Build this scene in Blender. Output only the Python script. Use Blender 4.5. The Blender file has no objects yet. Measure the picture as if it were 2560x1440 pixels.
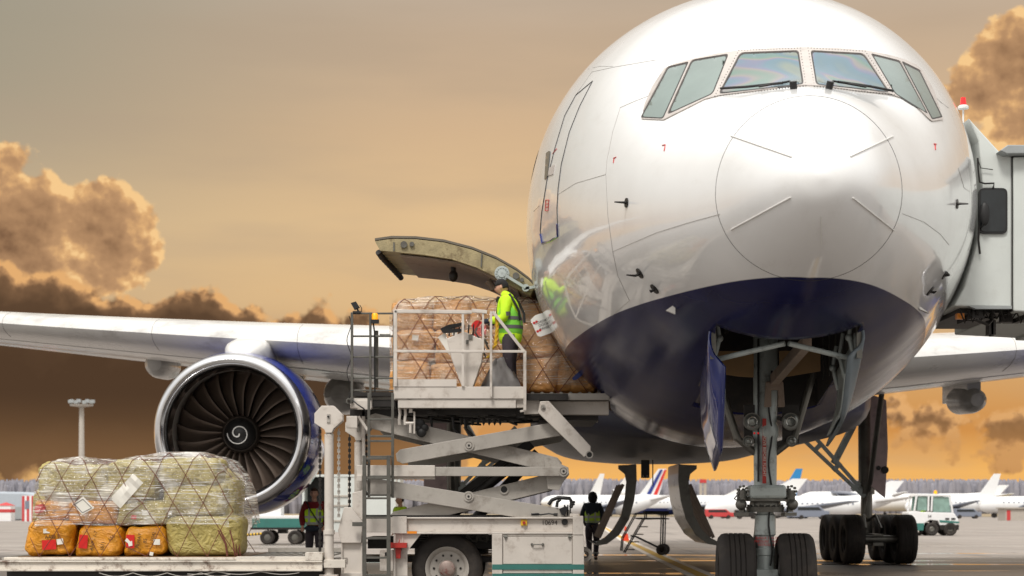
import bpy, bmesh, math, random
from math import radians, sin, cos, pi, sqrt, atan2
from mathutils import Vector, Matrix, noise
from mathutils.bvhtree import BVHTree
from mathutils.geometry import delaunay_2d_cdt
random.seed(7)
SC = bpy.context.scene
COL = SC.collection
# ---------------------------------------------------------------- camera
F = 4408.0; HZ = 1278.0; CX = 1280.0; EYE = 1.35
cam_d = bpy.data.cameras.new("camera"); cam = bpy.data.objects.new("camera", cam_d); COL.objects.link(cam)
cam.location = (0, 0, EYE); cam.rotation_euler = (radians(90), 0, 0)
cam_d.sensor_width = 36; cam_d.lens = F / 2560 * 36
cam_d.shift_y = (HZ - 720) / 2560
cam_d.clip_start = 0.5; cam_d.clip_end = 9000
cam_d.dof.use_dof = True; cam_d.dof.focus_distance = 23.0; cam_d.dof.aperture_fstop = 2.6
SC.camera = cam
def W(px, py, d): return Vector(((px - CX) * d / F, d, EYE + (HZ - py) * d / F))
def PX(px, d): return (px - CX) * d / F
def PZ(py, d): return EYE + (HZ - py) * d / F
# ---------------------------------------------------------------- world
SC.view_settings.view_transform = 'Standard'; SC.view_settings.look = 'None'
SC.view_settings.exposure = 0; SC.view_settings.gamma = 1
def lin(c):
    return tuple(((v/255)/12.92 if v/255 <= .04045 else ((v/255+.055)/1.055)**2.4) for v in c[:3]) + (1,)
class NT:
    def __init__(s, tree): s.t = tree; s.N = tree.nodes; s.L = tree.links
    def n(s, typ, ins=None, **kw):
        x = s.N.new(typ)
        for k, v in kw.items(): setattr(x, k, v)
        for k, v in (ins or {}).items():
            if hasattr(v, 'is_output') or isinstance(v, bpy.types.NodeSocket): s.L.new(v, x.inputs[k])
            else: x.inputs[k].default_value = v
        return x
    def m(s, op, a, b=0.0, c=0.0, clamp=False):
        x = s.n('ShaderNodeMath', {0: a, 1: b, 2: c}, operation=op); x.use_clamp = clamp; return x.outputs[0]
    def mix(s, f, a, b, mode='MIX'):
        x = s.N.new('ShaderNodeMix'); x.data_type = 'RGBA'; x.blend_type = mode
        for i, v in ((0, f), (6, a), (7, b)):
            if isinstance(v, bpy.types.NodeSocket): s.L.new(v, x.inputs[i])
            else: x.inputs[i].default_value = v
        return x.outputs[2]
    def ramp(s, f, stops, interp='LINEAR'):
        x = s.N.new('ShaderNodeValToRGB'); s.L.new(f, x.inputs[0]); cr = x.color_ramp; cr.interpolation = interp
        while len(cr.elements) < len(stops): cr.elements.new(0.5)
        for e, (p, c) in zip(cr.elements, stops): e.position = p; e.color = c
        return x.outputs[0]
    def smooth(s, v, a, b):
        x = s.n('ShaderNodeMapRange', {0: v, 1: a, 2: b, 3: 0.0, 4: 1.0}, interpolation_type='SMOOTHSTEP'); return x.outputs[0]
world = bpy.data.worlds.new("World"); SC.world = world; world.use_nodes = True
wt = NT(world.node_tree)
for x in list(wt.N): wt.N.remove(x)
tc = wt.n('ShaderNodeTexCoord')
sp = wt.n('ShaderNodeSeparateXYZ', {0: tc.outputs['Generated']})
X_, Y_, Z_ = sp.outputs
az = wt.m('ARCTAN2', X_, Y_)
hyp = wt.m('SQRT', wt.m('ADD', wt.m('MULTIPLY', X_, X_), wt.m('MULTIPLY', Y_, Y_)))
el = wt.m('DIVIDE', Z_, wt.m('MAXIMUM', hyp, 0.01))
def AE(px, py):
    u = (px - CX) / F; return math.atan(u), (HZ - py) / F / sqrt(1 + u*u)
vec = wt.n('ShaderNodeCombineXYZ', {0: az, 1: el}).outputs[0]
n1 = wt.n('ShaderNodeTexNoise', {'Vector': vec, 'Scale': 26.0, 'Detail': 9.0, 'Roughness': 0.58})
n1b = wt.n('ShaderNodeTexNoise', {'Vector': vec, 'Scale': 60.0, 'Detail': 5.0, 'Roughness': 0.6})
n2 = wt.n('ShaderNodeTexNoise', {'Vector': vec, 'Scale': 9.0, 'Detail': 4.0, 'Roughness': 0.5})
vst = wt.n('ShaderNodeVectorMath', {0: vec, 1: (5.0, 26.0, 1.0)}, operation='MULTIPLY').outputs[0]
n3 = wt.n('ShaderNodeTexNoise', {'Vector': vst, 'Scale': 1.0, 'Detail': 5.0, 'Roughness': 0.5})
vor = wt.n('ShaderNodeTexVoronoi', {'Vector': vec, 'Scale': 42.0, 'Detail': 3.0, 'Roughness': 0.55}, feature='SMOOTH_F1')
vl = wt.n('ShaderNodeVectorMath', {0: vec, 1: (0.0035, 0.0035, 0.0)}, operation='ADD').outputs[0]
n1o = wt.n('ShaderNodeTexNoise', {'Vector': vl, 'Scale': 26.0, 'Detail': 9.0, 'Roughness': 0.58})
voro = wt.n('ShaderNodeTexVoronoi', {'Vector': vl, 'Scale': 42.0, 'Detail': 3.0, 'Roughness': 0.55}, feature='SMOOTH_F1')
relief = wt.m('ADD', wt.m('MULTIPLY', wt.m('SUBTRACT', n1.outputs[0], n1o.outputs[0]), 2.6), wt.m('MULTIPLY', wt.m('SUBTRACT', voro.outputs['Distance'], vor.outputs['Distance']), 1.1))
nf = wt.m('SUBTRACT', n1.outputs[0], 0.5); nfb = wt.m('SUBTRACT', 0.42, vor.outputs['Distance'])
def blobs(lst, k=0.05):
    acc = None
    for (px, py, rx, ry) in lst:
        a, e = AE(px, py); rx /= F; ry /= F
        dx = wt.m('DIVIDE', wt.m('SUBTRACT', az, a), rx); dy = wt.m('DIVIDE', wt.m('SUBTRACT', el, e), ry)
        dd = wt.m('SQRT', wt.m('ADD', wt.m('MULTIPLY', dx, dx), wt.m('MULTIPLY', dy, dy)))
        f = wt.m('MULTIPLY', wt.m('SUBTRACT', 1.0, dd), min(rx, ry) * F / 100)
        acc = f if acc is None else wt.m('SMOOTH_MAX', acc, f, k)
    return acc
# base sky: vertical gradient by elevation
e_of = lambda py: (HZ - py) / F
base = wt.ramp(wt.m('MULTIPLY', el, 3.0, clamp=True), [
    (0.0, lin((250, 186, 96))), (e_of(1180)*3, lin((248, 184, 96))), (e_of(1080)*3, lin((208, 144, 76))),
    (e_of(930)*3, lin((214, 166, 108))), (e_of(760)*3, lin((224, 186, 136))), (e_of(560)*3, lin((227, 192, 145))),
    (e_of(330)*3, lin((212, 180, 143))), (e_of(90)*3, lin((196, 172, 146))), (1.0, lin((190, 180, 168)))])
# greyer to the left and top
gl = wt.smooth(az, AE(1250, 0)[0], AE(-300, 0)[0]); gt = wt.smooth(el, e_of(800), e_of(200))
base = wt.mix(wt.m('MULTIPLY', gl, wt.m('ADD', wt.m('MULTIPLY', gt, 0.55), 0.25)), base, lin((150, 148, 132)))
base = wt.mix(wt.m('MULTIPLY', wt.smooth(n3.outputs[0], 0.38, 0.72), 0.36), base, lin((178, 158, 136)))
# low dark bank
dens_b = wt.m('ADD', blobs([(-150, 940, 740, 340), (330, 980, 720, 305), (780, 1010, 560, 285), (520, 800, 110, 60), (640, 812, 90, 50),
                            (820, 800, 120, 62), (880, 760, 60, 45), (2700, 1075, 520, 120), (2340, 1050, 260, 95)]), wt.m('ADD', wt.m('MULTIPLY', nf, 1.9), wt.m('MULTIPLY', nfb, 0.9)))
mask_b = wt.smooth(dens_b, -0.04, 0.22)
colb = wt.ramp(wt.m('SUBTRACT', wt.m('ADD', wt.m('MULTIPLY', dens_b, 0.55), wt.m('MULTIPLY', wt.m('SUBTRACT', n2.outputs[0], 0.5), 0.6)), wt.m('MULTIPLY', relief, wt.m('SUBTRACT', 1.15, wt.m('MINIMUM', dens_b, 1.0)))), [
    (0.0, lin((228, 174, 114))), (0.10, lin((180, 136, 94))), (0.24, lin((122, 92, 66))), (0.5, lin((92, 69, 50))), (1.0, lin((80, 59, 42)))])
lowf = wt.smooth(el, e_of(980), e_of(1150))
colb = wt.mix(wt.m('MULTIPLY', lowf, wt.m('ADD', wt.m('MULTIPLY', n3.outputs[0], 0.9), 0.25), clamp=True), colb, wt.mix(wt.smooth(az, AE(500, 0)[0], AE(1500, 0)[0]), lin((126, 93, 62)), lin((192, 138, 82))))
# cumulus towers
dens_c = wt.m('ADD', blobs([(-30, 500, 150, 215), (-40, 600, 260, 240), (80, 560, 160, 170), (80, 680, 240, 160), (245, 560, 155, 150), (285, 610, 145, 170),
                            (225, 690, 190, 110), (320, 700, 110, 80),
                            (2570, 140, 200, 160), (2450, 90, 70, 60), (2450, 240, 150, 130), (2550, 300, 170, 130), (2700, 200, 160, 200)]),
              wt.m('ADD', wt.m('MULTIPLY', nf, 1.5), wt.m('MULTIPLY', nfb, 0.6)))
mask_c = wt.smooth(dens_c, -0.02, 0.15)
colc = wt.ramp(wt.m('SUBTRACT', wt.m('ADD', wt.m('MULTIPLY', dens_c, 0.50), wt.m('MULTIPLY', wt.m('SUBTRACT', n1b.outputs[0], 0.5), 0.5)), wt.m('MULTIPLY', relief, 0.8)), [
    (0.0, lin((246, 202, 142))), (0.10, lin((222, 174, 120))), (0.30, lin((188, 146, 106))), (0.65, lin((164, 126, 92))), (1.0, lin((128, 96, 70)))])
sky = wt.mix(mask_c, base, colc)
sky = wt.mix(mask_b, sky, colb)
# overcast dome overhead and behind the viewer: bright, neutral, softly uneven
vup = wt.n('ShaderNodeTexNoise', {'Vector': tc.outputs['Generated'], 'Scale': 3.0, 'Detail': 5.0})
dome = wt.mix(vup.outputs[0], (0.80, 0.80, 0.80, 1), (1.34, 1.31, 1.26, 1))
up = wt.smooth(el, 0.36, 0.75); side = wt.smooth(wt.m('ABSOLUTE', az), 0.55, 1.3)
zen = wt.smooth(el, 0.5, 1.6)
hz = wt.smooth(el, 0.42, 0.04)
dome = wt.mix(wt.m('MULTIPLY', hz, 0.8), dome, (0.63, 0.57, 0.50, 1))
sky = wt.mix(wt.m('MAXIMUM', up, side), sky, dome)
sky = wt.mix(zen, sky, (1.75, 1.73, 1.68, 1))
bg = wt.n('ShaderNodeBackground', {'Color': sky, 'Strength': 1.0})
wo = wt.n('ShaderNodeOutputWorld', {0: bg.outputs[0]})
world.cycles.sampling_method = 'MANUAL'; world.cycles.sample_map_resolution = 1024
# soft high sun behind the thin overcast, in front of the nose
sd = bpy.data.lights.new("sun", 'SUN'); sun = bpy.data.objects.new("sun", sd); COL.objects.link(sun)
sd.energy = 2.4; sd.angle = radians(14); sd.color = (1.0, 0.96, 0.90)
sun.rotation_euler = (radians(34), radians(-14), 0)
# ---------------------------------------------------------------- materials
MATS = {}
def mat(name, rgb, rough=0.5, metal=0.0, var=0.10, vs=3.0, bump=0.0, bs=40.0, dirt=None, dirtamt=0.0, ds=2.0, coat=0.0, alpha=None, emit=None, spec=0.5, stretch=None):
    if name in MATS: return MATS[name]
    m = bpy.data.materials.new(name); m.use_nodes = True; MATS[name] = m
    t = NT(m.node_tree); b = t.N['Principled BSDF']
    c = lin(rgb)
    tcn = t.n('ShaderNodeTexCoord'); v = tcn.outputs['Object']
    if stretch: v = t.n('ShaderNodeVectorMath', {0: v, 1: stretch}, operation='MULTIPLY').outputs[0]
    nz = t.n('ShaderNodeTexNoise', {'Vector': v, 'Scale': vs, 'Detail': 6.0, 'Roughness': 0.6})
    dk = tuple(x * (1 - var * 1.6) for x in c[:3]) + (1,); lt = tuple(min(1, x * (1 + var)) for x in c[:3]) + (1,)
    col = t.ramp(nz.outputs[0], [(0.28, dk), (0.72, lt)])
    if dirt:
        nd = t.n('ShaderNodeTexNoise', {'Vector': v, 'Scale': ds, 'Detail': 10.0, 'Roughness': 0.72})
        fac = t.m('MULTIPLY', t.smooth(nd.outputs[0], 0.50, 0.68), dirtamt)
        col = t.mix(fac, col, lin(dirt))
    t.L.new(col, b.inputs['Base Color'])
    r = t.n('ShaderNodeMapRange', {0: nz.outputs[0], 3: max(0, rough - .07), 4: min(1, rough + .09)}); t.L.new(r.outputs[0], b.inputs['Roughness'])
    b.inputs['Metallic'].default_value = metal
    b.inputs['Coat Weight'].default_value = coat; b.inputs['Coat Roughness'].default_value = 0.05
    b.inputs['Specular IOR Level'].default_value = spec
    if bump:
        nb = t.n('ShaderNodeTexNoise', {'Vector': v, 'Scale': bs, 'Detail': 5.0, 'Distortion': 1.6 if name.startswith('bag_') else 0.0})
        bp = t.n('ShaderNodeBump', {'Height': nb.outputs[0], 'Strength': bump, 'Distance': 0.07 if name.startswith('bag_') else 0.02}); t.L.new(bp.outputs[0], b.inputs['Normal'])
    if emit:
        b.inputs['Emission Color'].default_value = lin(emit[0]); b.inputs['Emission Strength'].default_value = emit[1]
    if alpha is not None: b.inputs['Alpha'].default_value = alpha
    return m
def M(n): return MATS[n]
mat('loader_white', (204, 196, 187), .45, var=.05, dirt=(120, 100, 82), dirtamt=.45, ds=3.5, bump=.04)
mat('loader_grey', (168, 162, 154), .5, var=.06, dirt=(96, 84, 72), dirtamt=.5, ds=2.2, bump=.05)
mat('loader_rusty', (214, 206, 194), .6, var=.08, dirt=(92, 58, 36), dirtamt=.85, ds=4.5, bump=.15)
mat('ladder_grey', (92, 90, 84), .5, .3, var=.14, vs=14, dirt=(60, 52, 44), dirtamt=.5)
mat('dark_metal', (48, 45, 43), .45, .5, var=.2, bump=.1)
mat('black', (22, 21, 21), .5, var=.25)
mat('rubber', (40, 34, 30), .75, var=.22, vs=6, bump=.12, dirt=(88, 78, 68), dirtamt=.35)
mat('steel', (190, 188, 184), .22, .95, var=.05)
mat('chrome', (214, 214, 216), .13, 1.0, var=.03)
mat('grease_steel', (112, 110, 104), .4, .6, var=.15, bump=.1, dirt=(60, 52, 44), dirtamt=.5)
mat('gear_paint', (176, 184, 182), .38, .1, var=.06, dirt=(70, 64, 58), dirtamt=.6, ds=5)
mat('teal', (52, 112, 104), .45, var=.06, dirt=(60, 66, 60), dirtamt=.3)
mat('red_paint', (176, 44, 34), .5, var=.1, dirt=(92, 50, 40), dirtamt=.4)
mat('orange_plastic', (232, 138, 20), .3, var=.05)
mat('yellow', (222, 178, 44), .5, var=.1)
mat('white_paint', (226, 224, 220), .4, var=.03)
mat('blue_gloss', (20, 38, 112), .14, var=.08, coat=.8)
mat('cream', (158, 144, 108), .5, var=.2, vs=5, dirt=(92, 74, 46), dirtamt=.8, ds=4, bump=.2)
mat('hold_skin', (104, 96, 84), .4, var=.1)
mat('cowl_blue', (26, 54, 156), .14, var=.06, coat=.8)
mat('liner', (150, 132, 118), .6, var=.15, vs=2, dirt=(90, 72, 60), dirtamt=.6)
mat('tan_panel', (150, 118, 78), .6, var=.12)
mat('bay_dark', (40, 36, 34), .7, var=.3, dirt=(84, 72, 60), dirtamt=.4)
mat('hivis', (196, 240, 30), .75, var=.06, bump=.4, bs=9)
mat('hivis_dull', (188, 222, 70), .75, var=.08, bump=.3, bs=9)
mat('hivis_green', (130, 214, 70), .75, var=.06, bump=.4, bs=9)
mat('reflect_tape', (176, 176, 170), .4, var=.05)
mat('grey_tape', (96, 94, 96), .5, var=.08)
mat('trousers', (58, 50, 56), .8, var=.2, bump=.4, bs=10)
mat('navy', (34, 42, 54), .8, var=.15, bump=.3, bs=10)
mat('red_cloth', (128, 26, 28), .8, var=.15, bump=.3, bs=10)
mat('skin', (206, 158, 132), .5, var=.06)
mat('hair', (70, 46, 32), .7, var=.25, vs=40)
mat('knit', (34, 32, 32), .9, var=.25, vs=60, bump=.5, bs=90)
mat('bag_orange', (206, 138, 26), .40, var=.16, vs=2.5, bump=.7, bs=6, dirt=(150, 86, 20), dirtamt=.4, ds=3)
mat('bag_green', (176, 160, 92), .42, var=.16, vs=2.5, bump=.9, bs=7, dirt=(124, 110, 60), dirtamt=.45, ds=3)
mat('bag_tan', (204, 148, 84), .42, var=.18, vs=2.5, bump=.7, bs=6, dirt=(150, 88, 34), dirtamt=.5, ds=3)
mat('red_label', (200, 22, 18), .45, var=.1)
mat('paper', (222, 218, 208), .6, var=.05)
mat('ink', (40, 30, 26), .7, var=.1)
mat('rope', (112, 62, 48), .8, var=.2, vs=20)
mat('tarp', (132, 128, 126), .45, var=.15, bump=.5, bs=5)
mat('bridge_white', (202, 206, 202), .5, var=.03, dirt=(140, 136, 126), dirtamt=.3, ds=1.2)
mat('bridge_grey', (150, 154, 154), .5, var=.05)
mat('red_lamp', (226, 40, 40), .25, var=.04, emit=((230, 30, 30), .35))
mat('amber_lamp', (240, 160, 20), .25, var=.04, emit=((255, 160, 10), .5))
mat('cone_orange', (236, 70, 24), .5, var=.05)
mat('concrete', (176, 168, 158), .85, var=.08)
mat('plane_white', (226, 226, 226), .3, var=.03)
mat('plane_grey', (120, 126, 140), .4, var=.05)  # flat blue-grey for far jets' wings, engines, windows and vans
mat('tail_blue', (42, 130, 190), .35, var=.05)
mat('stripe_blue', (42, 58, 130), .35, var=.05)
mat('stripe_red', (206, 52, 44), .35, var=.05)
mat('stripe_teal', (96, 170, 160), .4, var=.05)
mat('hangar', (168, 176, 184), .6, var=.05)
mat('hut_red', (190, 60, 60), .6, var=.05)
mat('window_dark', (40, 44, 46), .08, var=.2)
mat('glass_green', (130, 160, 150), .06, var=.2, coat=1)
mat('lens', (120, 122, 118), .12, .5, var=.05)
# ---------------------------------------------------------------- mesh helpers
def root_loc(p):
    v = Vector((0, 0, 0))
    while p is not None: v += p.location; p = p.parent
    return v
class MB:
    def __init__(s): s.bm = bmesh.new(); s.mi = 0
    def _tag(s, faces):
        for f in faces: f.material_index = s.mi
    def face(s, pts):
        vs = [s.bm.verts.new(p) for p in pts]; f = s.bm.faces.new(vs); f.material_index = s.mi; return s
    def box(s, x0, x1, y0, y1, z0, z1):
        if x0 > x1: x0, x1 = x1, x0
        if y0 > y1: y0, y1 = y1, y0
        if z0 > z1: z0, z1 = z1, z0
        v = [s.bm.verts.new((x, y, z)) for z in (z0, z1) for y in (y0, y1) for x in (x0, x1)]
        for i in ((0, 2, 3, 1), (4, 5, 7, 6), (0, 1, 5, 4), (2, 6, 7, 3), (0, 4, 6, 2), (1, 3, 7, 5)):
            s.bm.faces.new([v[k] for k in i]).material_index = s.mi
        return s
    def pbox(s, px0, py0, px1, py1, d, t):          # a box whose near face fills a rectangle seen at depth d
        return s.box(PX(px0, d), PX(px1, d), d, d + t, PZ(py1, d), PZ(py0, d))
    def prism(s, poly, y0, y1):                    # poly: (x,z) list, extruded along Y
        n = len(poly)
        a = sum(poly[i][0]*poly[(i+1) % n][1] - poly[(i+1) % n][0]*poly[i][1] for i in range(n))
        if a < 0: poly = poly[::-1]
        f = [s.bm.verts.new((x, y0, z)) for x, z in poly]; b = [s.bm.verts.new((x, y1, z)) for x, z in poly]
        s.bm.faces.new(f).material_index = s.mi; s.bm.faces.new(b[::-1]).material_index = s.mi
        for i in range(n):
            j = (i+1) % n; s.bm.faces.new((f[j], f[i], b[i], b[j])).material_index = s.mi
        return s
    def pprism(s, poly, d, t): return s.prism([(PX(x, d), PZ(y, d)) for x, y in poly], d, d + t)
    def beam(s, p, q, w, h, up=(0, 0, 1)):
        p = Vector(p); q = Vector(q); t = (q - p).normalized(); up = Vector(up)
        if abs(t.dot(up)) > .98: up = Vector((1, 0, 0))
        sd_ = t.cross(up).normalized() * (w/2); u = sd_.cross(t).normalized() * (h/2)
        v = [s.bm.verts.new(c + a*sd_ + b*u) for c in (p, q) for a, b in ((-1, -1), (1, -1), (1, 1), (-1, 1))]
        for i in ((3, 2, 1, 0), (4, 5, 6, 7), (0, 1, 5, 4), (1, 2, 6, 5), (2, 3, 7, 6), (3, 0, 4, 7)):
            s.bm.faces.new([v[k] for k in i]).material_index = s.mi
        return s
    def tube(s, pts, r, n=8, cap=True):
        pts = [Vector(p) for p in pts]; rs = r if isinstance(r, (list, tuple)) else [r]*len(pts)
        rings = []; u = None
        for i, p in enumerate(pts):
            t = (pts[min(i+1, len(pts)-1)] - pts[max(i-1, 0)]).normalized()
            if u is None:
                a = Vector((0, 0, 1)) if abs(t.z) < .9 else Vector((1, 0, 0)); u = t.cross(a).normalized()
            else: u = (u - t*u.dot(t)).normalized()
            w = t.cross(u)
            rings.append([s.bm.verts.new(p + (u*cos(2*pi*k/n) + w*sin(2*pi*k/n))*rs[i]) for k in range(n)])
        for A, B in zip(rings, rings[1:]):
            for k in range(n): s.bm.faces.new((A[k], A[(k+1) % n], B[(k+1) % n], B[k])).material_index = s.mi
        if cap:
            s.bm.faces.new(rings[0][::-1]).material_index = s.mi; s.bm.faces.new(rings[-1]).material_index = s.mi
        return s
    def lathe(s, prof, o, axis=(0, 1, 0), n=32, closed=False, sy=1.0):
        # prof: (t along axis, radius)
        o = Vector(o); ax = Vector(axis).normalized(); a = Vector((0, 0, 1)) if abs(ax.z) < .9 else Vector((1, 0, 0))
        u = ax.cross(a).normalized(); w = u.cross(ax)
        rings = []
        for t, r in prof:
            if r < 1e-5: rings.append([s.bm.verts.new(o + ax*t)])
            else: rings.append([s.bm.verts.new(o + ax*t + (u*cos(2*pi*k/n) + w*sin(2*pi*k/n)*sy)*r) for k in range(n)])
        pr = list(zip(rings, rings[1:]))
        if closed: pr.append((rings[-1], rings[0]))
        for A, B in pr:
            for k in range(n):
                j = (k+1) % n
                if len(A) == 1 and len(B) == 1: continue
                if len(A) == 1: f = (A[0], B[j], B[k])
                elif len(B) == 1: f = (A[k], A[j], B[0])
                else: f = (A[k], A[j], B[j], B[k])
                try: s.bm.faces.new(f).material_index = s.mi
                except ValueError: pass
        return s
    def ball(s, c, r, nu=14, nv=9, sc=(1, 1, 1)):
        c = Vector(c); rows = []
        for j in range(nv+1):
            t = pi*j/nv
            if j in (0, nv): rows.append([s.bm.verts.new(c + Vector((0, 0, r*cos(t)*sc[2])))])
            else: rows.append([s.bm.verts.new(c + Vector((r*sin(t)*cos(2*pi*k/nu)*sc[0], r*sin(t)*sin(2*pi*k/nu)*sc[1], r*cos(t)*sc[2]))) for k in range(nu)])
        for A, B in zip(rows, rows[1:]):
            for k in range(nu):
                j = (k+1) % nu
                if len(A) == 1: f = (A[0], B[k], B[j])
                elif len(B) == 1: f = (A[j], A[k], B[0])
                else: f = (A[j], A[k], B[k], B[j])
                s.bm.faces.new(f).material_index = s.mi
        return s
    def loft(s, rings, cap=True, closed=True):
        R = [[s.bm.verts.new(p) for p in r] for r in rings]; n = len(R[0])
        for A, B in zip(R, R[1:]):
            for k in range(n if closed else n-1): s.bm.faces.new((A[k], A[(k+1) % n], B[(k+1) % n], B[k])).material_index = s.mi
        if cap: s.bm.faces.new(R[0][::-1]).material_index = s.mi; s.bm.faces.new(R[-1]).material_index = s.mi
        return s
    def build(s, name, mats, parent=None, smooth=False, bevel=0.0, angle=35, recalc=True, **tags):
        if recalc: bmesh.ops.recalc_face_normals(s.bm, faces=s.bm.faces[:])
        me = bpy.data.meshes.new(name)
        if parent is not None: o0 = root_loc(parent)
        else:
            xs = [v.co for v in s.bm.verts]
            o0 = Vector(((min(c.x for c in xs)+max(c.x for c in xs))/2, (min(c.y for c in xs)+max(c.y for c in xs))/2, min(c.z for c in xs)))
        bmesh.ops.translate(s.bm, verts=s.bm.verts[:], vec=-o0)
        if smooth:
            ca = radians(angle)
            for f in s.bm.faces: f.smooth = True
            for e in s.bm.edges:
                if len(e.link_faces) == 2 and e.calc_face_angle(0) > ca: e.smooth = False
        s.bm.to_mesh(me); s.bm.free()
        if not isinstance(mats, (list, tuple)): mats = [mats]
        for m_ in mats: me.materials.append(M(m_) if isinstance(m_, str) else m_)
        o = bpy.data.objects.new(name, me); COL.objects.link(o)
        if parent is not None: o.parent = parent
        else: o.location = o0
        if bevel:
            b = o.modifiers.new('bevel', 'BEVEL'); b.width = bevel; b.segments = 2; b.limit_method = 'ANGLE'; b.angle_limit = radians(40)
        for k, v in tags.items(): o[k] = v
        return o
def thing(name, loc, label, cat, group=None):
    o = bpy.data.objects.new(name, None); COL.objects.link(o); o.location = loc; o['label'] = label; o['category'] = cat
    if group: o['group'] = group
    return o
def copy_tree(o, parent=None):
    c = o.copy(); COL.objects.link(c)
    if parent is not None: c.parent = parent
    for ch in list(o.children): copy_tree(ch, c)
    return c
def text(name, body, size, loc, rot, material, parent=None, ext=0.001, align='CENTER'):
    cu = bpy.data.curves.new(name, 'FONT'); cu.body = body; cu.size = size; cu.extrude = ext; cu.align_x = align; cu.align_y = 'CENTER'
    t_ = bpy.data.objects.new(name, cu); COL.objects.link(t_); bpy.context.view_layer.update()
    me = bpy.data.meshes.new_from_object(t_.evaluated_get(bpy.context.evaluated_depsgraph_get())); bpy.data.objects.remove(t_); me.materials.clear(); me.materials.append(M(material))
    o = bpy.data.objects.new(name, me); COL.objects.link(o)
    l = Vector(loc)
    if parent is not None: o.parent = parent; l = l - root_loc(parent)
    o.location = l; o.rotation_euler = rot; return o
def smoothstep(a, b, x):
    t = max(0, min(1, (x-a)/(b-a))); return t*t*(3-2*t)
def interp(tab, x):
    # monotone cubic (Fritsch-Carlson) on rows (x, v1, v2 ...)
    n = len(tab); k = 0
    if x <= tab[0][0]: return list(tab[0][1:])
    if x >= tab[-1][0]: return list(tab[-1][1:])
    while tab[k+1][0] < x: k += 1
    out = []
    for c in range(1, len(tab[0])):
        def sl(i): return (tab[i+1][c]-tab[i][c])/(tab[i+1][0]-tab[i][0])
        def tg(i):
            if i == 0: return sl(0)
            if i == n-1: return sl(n-2)
            a, b = sl(i-1), sl(i); return 0 if a*b <= 0 else 2*a*b/(a+b)
        h = tab[k+1][0]-tab[k][0]; t = (x-tab[k][0])/h
        out.append((2*t**3-3*t*t+1)*tab[k][c] + (t**3-2*t*t+t)*h*tg(k) + (-2*t**3+3*t*t)*tab[k+1][c] + (t**3-t*t)*h*tg(k+1))
    return out
# ================================================================ SETTING
def struct(o, kind='structure'): o['kind'] = kind; return o
def apron_mat():
    m = bpy.data.materials.new('apron_concrete'); m.use_nodes = True; t = NT(m.node_tree); b = t.N['Principled BSDF']
    g = t.n('ShaderNodeNewGeometry'); p = g.outputs['Position']
    sc = t.n('ShaderNodeVectorMath', {0: p, 1: (.10, .22, 1)}, operation='MULTIPLY').outputs[0]
    n1_ = t.n('ShaderNodeTexNoise', {'Vector': sc, 'Scale': 1.0, 'Detail': 8.0, 'Roughness': .62})
    n2_ = t.n('ShaderNodeTexNoise', {'Vector': p, 'Scale': 5.0, 'Detail': 6.0})
    sc3 = t.n('ShaderNodeVectorMath', {0: p, 1: (.06, .45, 1)}, operation='MULTIPLY').outputs[0]
    n3_ = t.n('ShaderNodeTexNoise', {'Vector': sc3, 'Scale': 1.0, 'Detail': 6.0, 'Roughness': .6})
    col = t.ramp(n1_.outputs[0], [(.3, (.225, .194, .170, 1)), (.7, (.36, .312, .276, 1))])
    col = t.mix(t.m('MULTIPLY', n2_.outputs[0], .35), col, (.16, .15, .14, 1))
    px = t.n('ShaderNodeSeparateXYZ', {0: p}).outputs
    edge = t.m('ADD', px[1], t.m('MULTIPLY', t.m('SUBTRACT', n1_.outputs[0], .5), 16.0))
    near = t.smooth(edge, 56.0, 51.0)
    wet_shade = t.m('MAXIMUM', t.m('MULTIPLY', near, t.m('ADD', .62, t.m('MULTIPLY', n3_.outputs[0], .5))), t.m('MULTIPLY', t.smooth(n3_.outputs[0], .58, .68), t.smooth(px[1], 100.0, 70.0)))  # near term paints the aircraft's shadow into the apron; streak term is damp ground
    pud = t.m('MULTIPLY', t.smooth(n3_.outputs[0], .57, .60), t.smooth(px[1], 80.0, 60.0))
    col = t.mix(t.m('MULTIPLY', wet_shade, .8), col, (.06, .052, .046, 1))
    # slab joints every 6 m
    for ax in (0, 1):
        fr = t.m('ABSOLUTE', t.m('SUBTRACT', t.m('FRACT', t.m('DIVIDE', px[ax], 6.0)), .5))
        j = t.m('GREATER_THAN', fr, .4945); col = t.mix(t.m('MULTIPLY', j, .75), col, (.08, .075, .07, 1))
    tm = t.n('ShaderNodeVectorMath', {0: p, 1: (.9, .03, 1)}, operation='MULTIPLY').outputs[0]
    n4_ = t.n('ShaderNodeTexNoise', {'Vector': tm, 'Scale': 1.0, 'Detail': 3.0}); col = t.mix(t.m('MULTIPLY', t.smooth(n4_.outputs[0], .58, .7), .38), col, (.07, .062, .056, 1))
    n5_ = t.n('ShaderNodeTexNoise', {'Vector': p, 'Scale': .7, 'Detail': 4.0}); col = t.mix(t.m('MULTIPLY', t.smooth(n5_.outputs[0], .62, .7), .6), col, (.07, .06, .052, 1))
    t.L.new(col, b.inputs['Base Color'])
    r = t.mix(pud, t.mix(wet_shade, (.68, .68, .68, 1), (.42, .42, .42, 1)), (.06, .06, .06, 1)); t.L.new(r, b.inputs['Roughness'])
    bp = t.n('ShaderNodeBump', {'Height': n2_.outputs[0], 'Strength': t.m('SUBTRACT', .25, t.m('MULTIPLY', pud, .24)), 'Distance': .01}); t.L.new(bp.outputs[0], b.inputs['Normal'])
    return m
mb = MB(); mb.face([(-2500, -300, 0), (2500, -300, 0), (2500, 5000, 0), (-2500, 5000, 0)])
struct(mb.build('apron_ground', apron_mat()))
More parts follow.
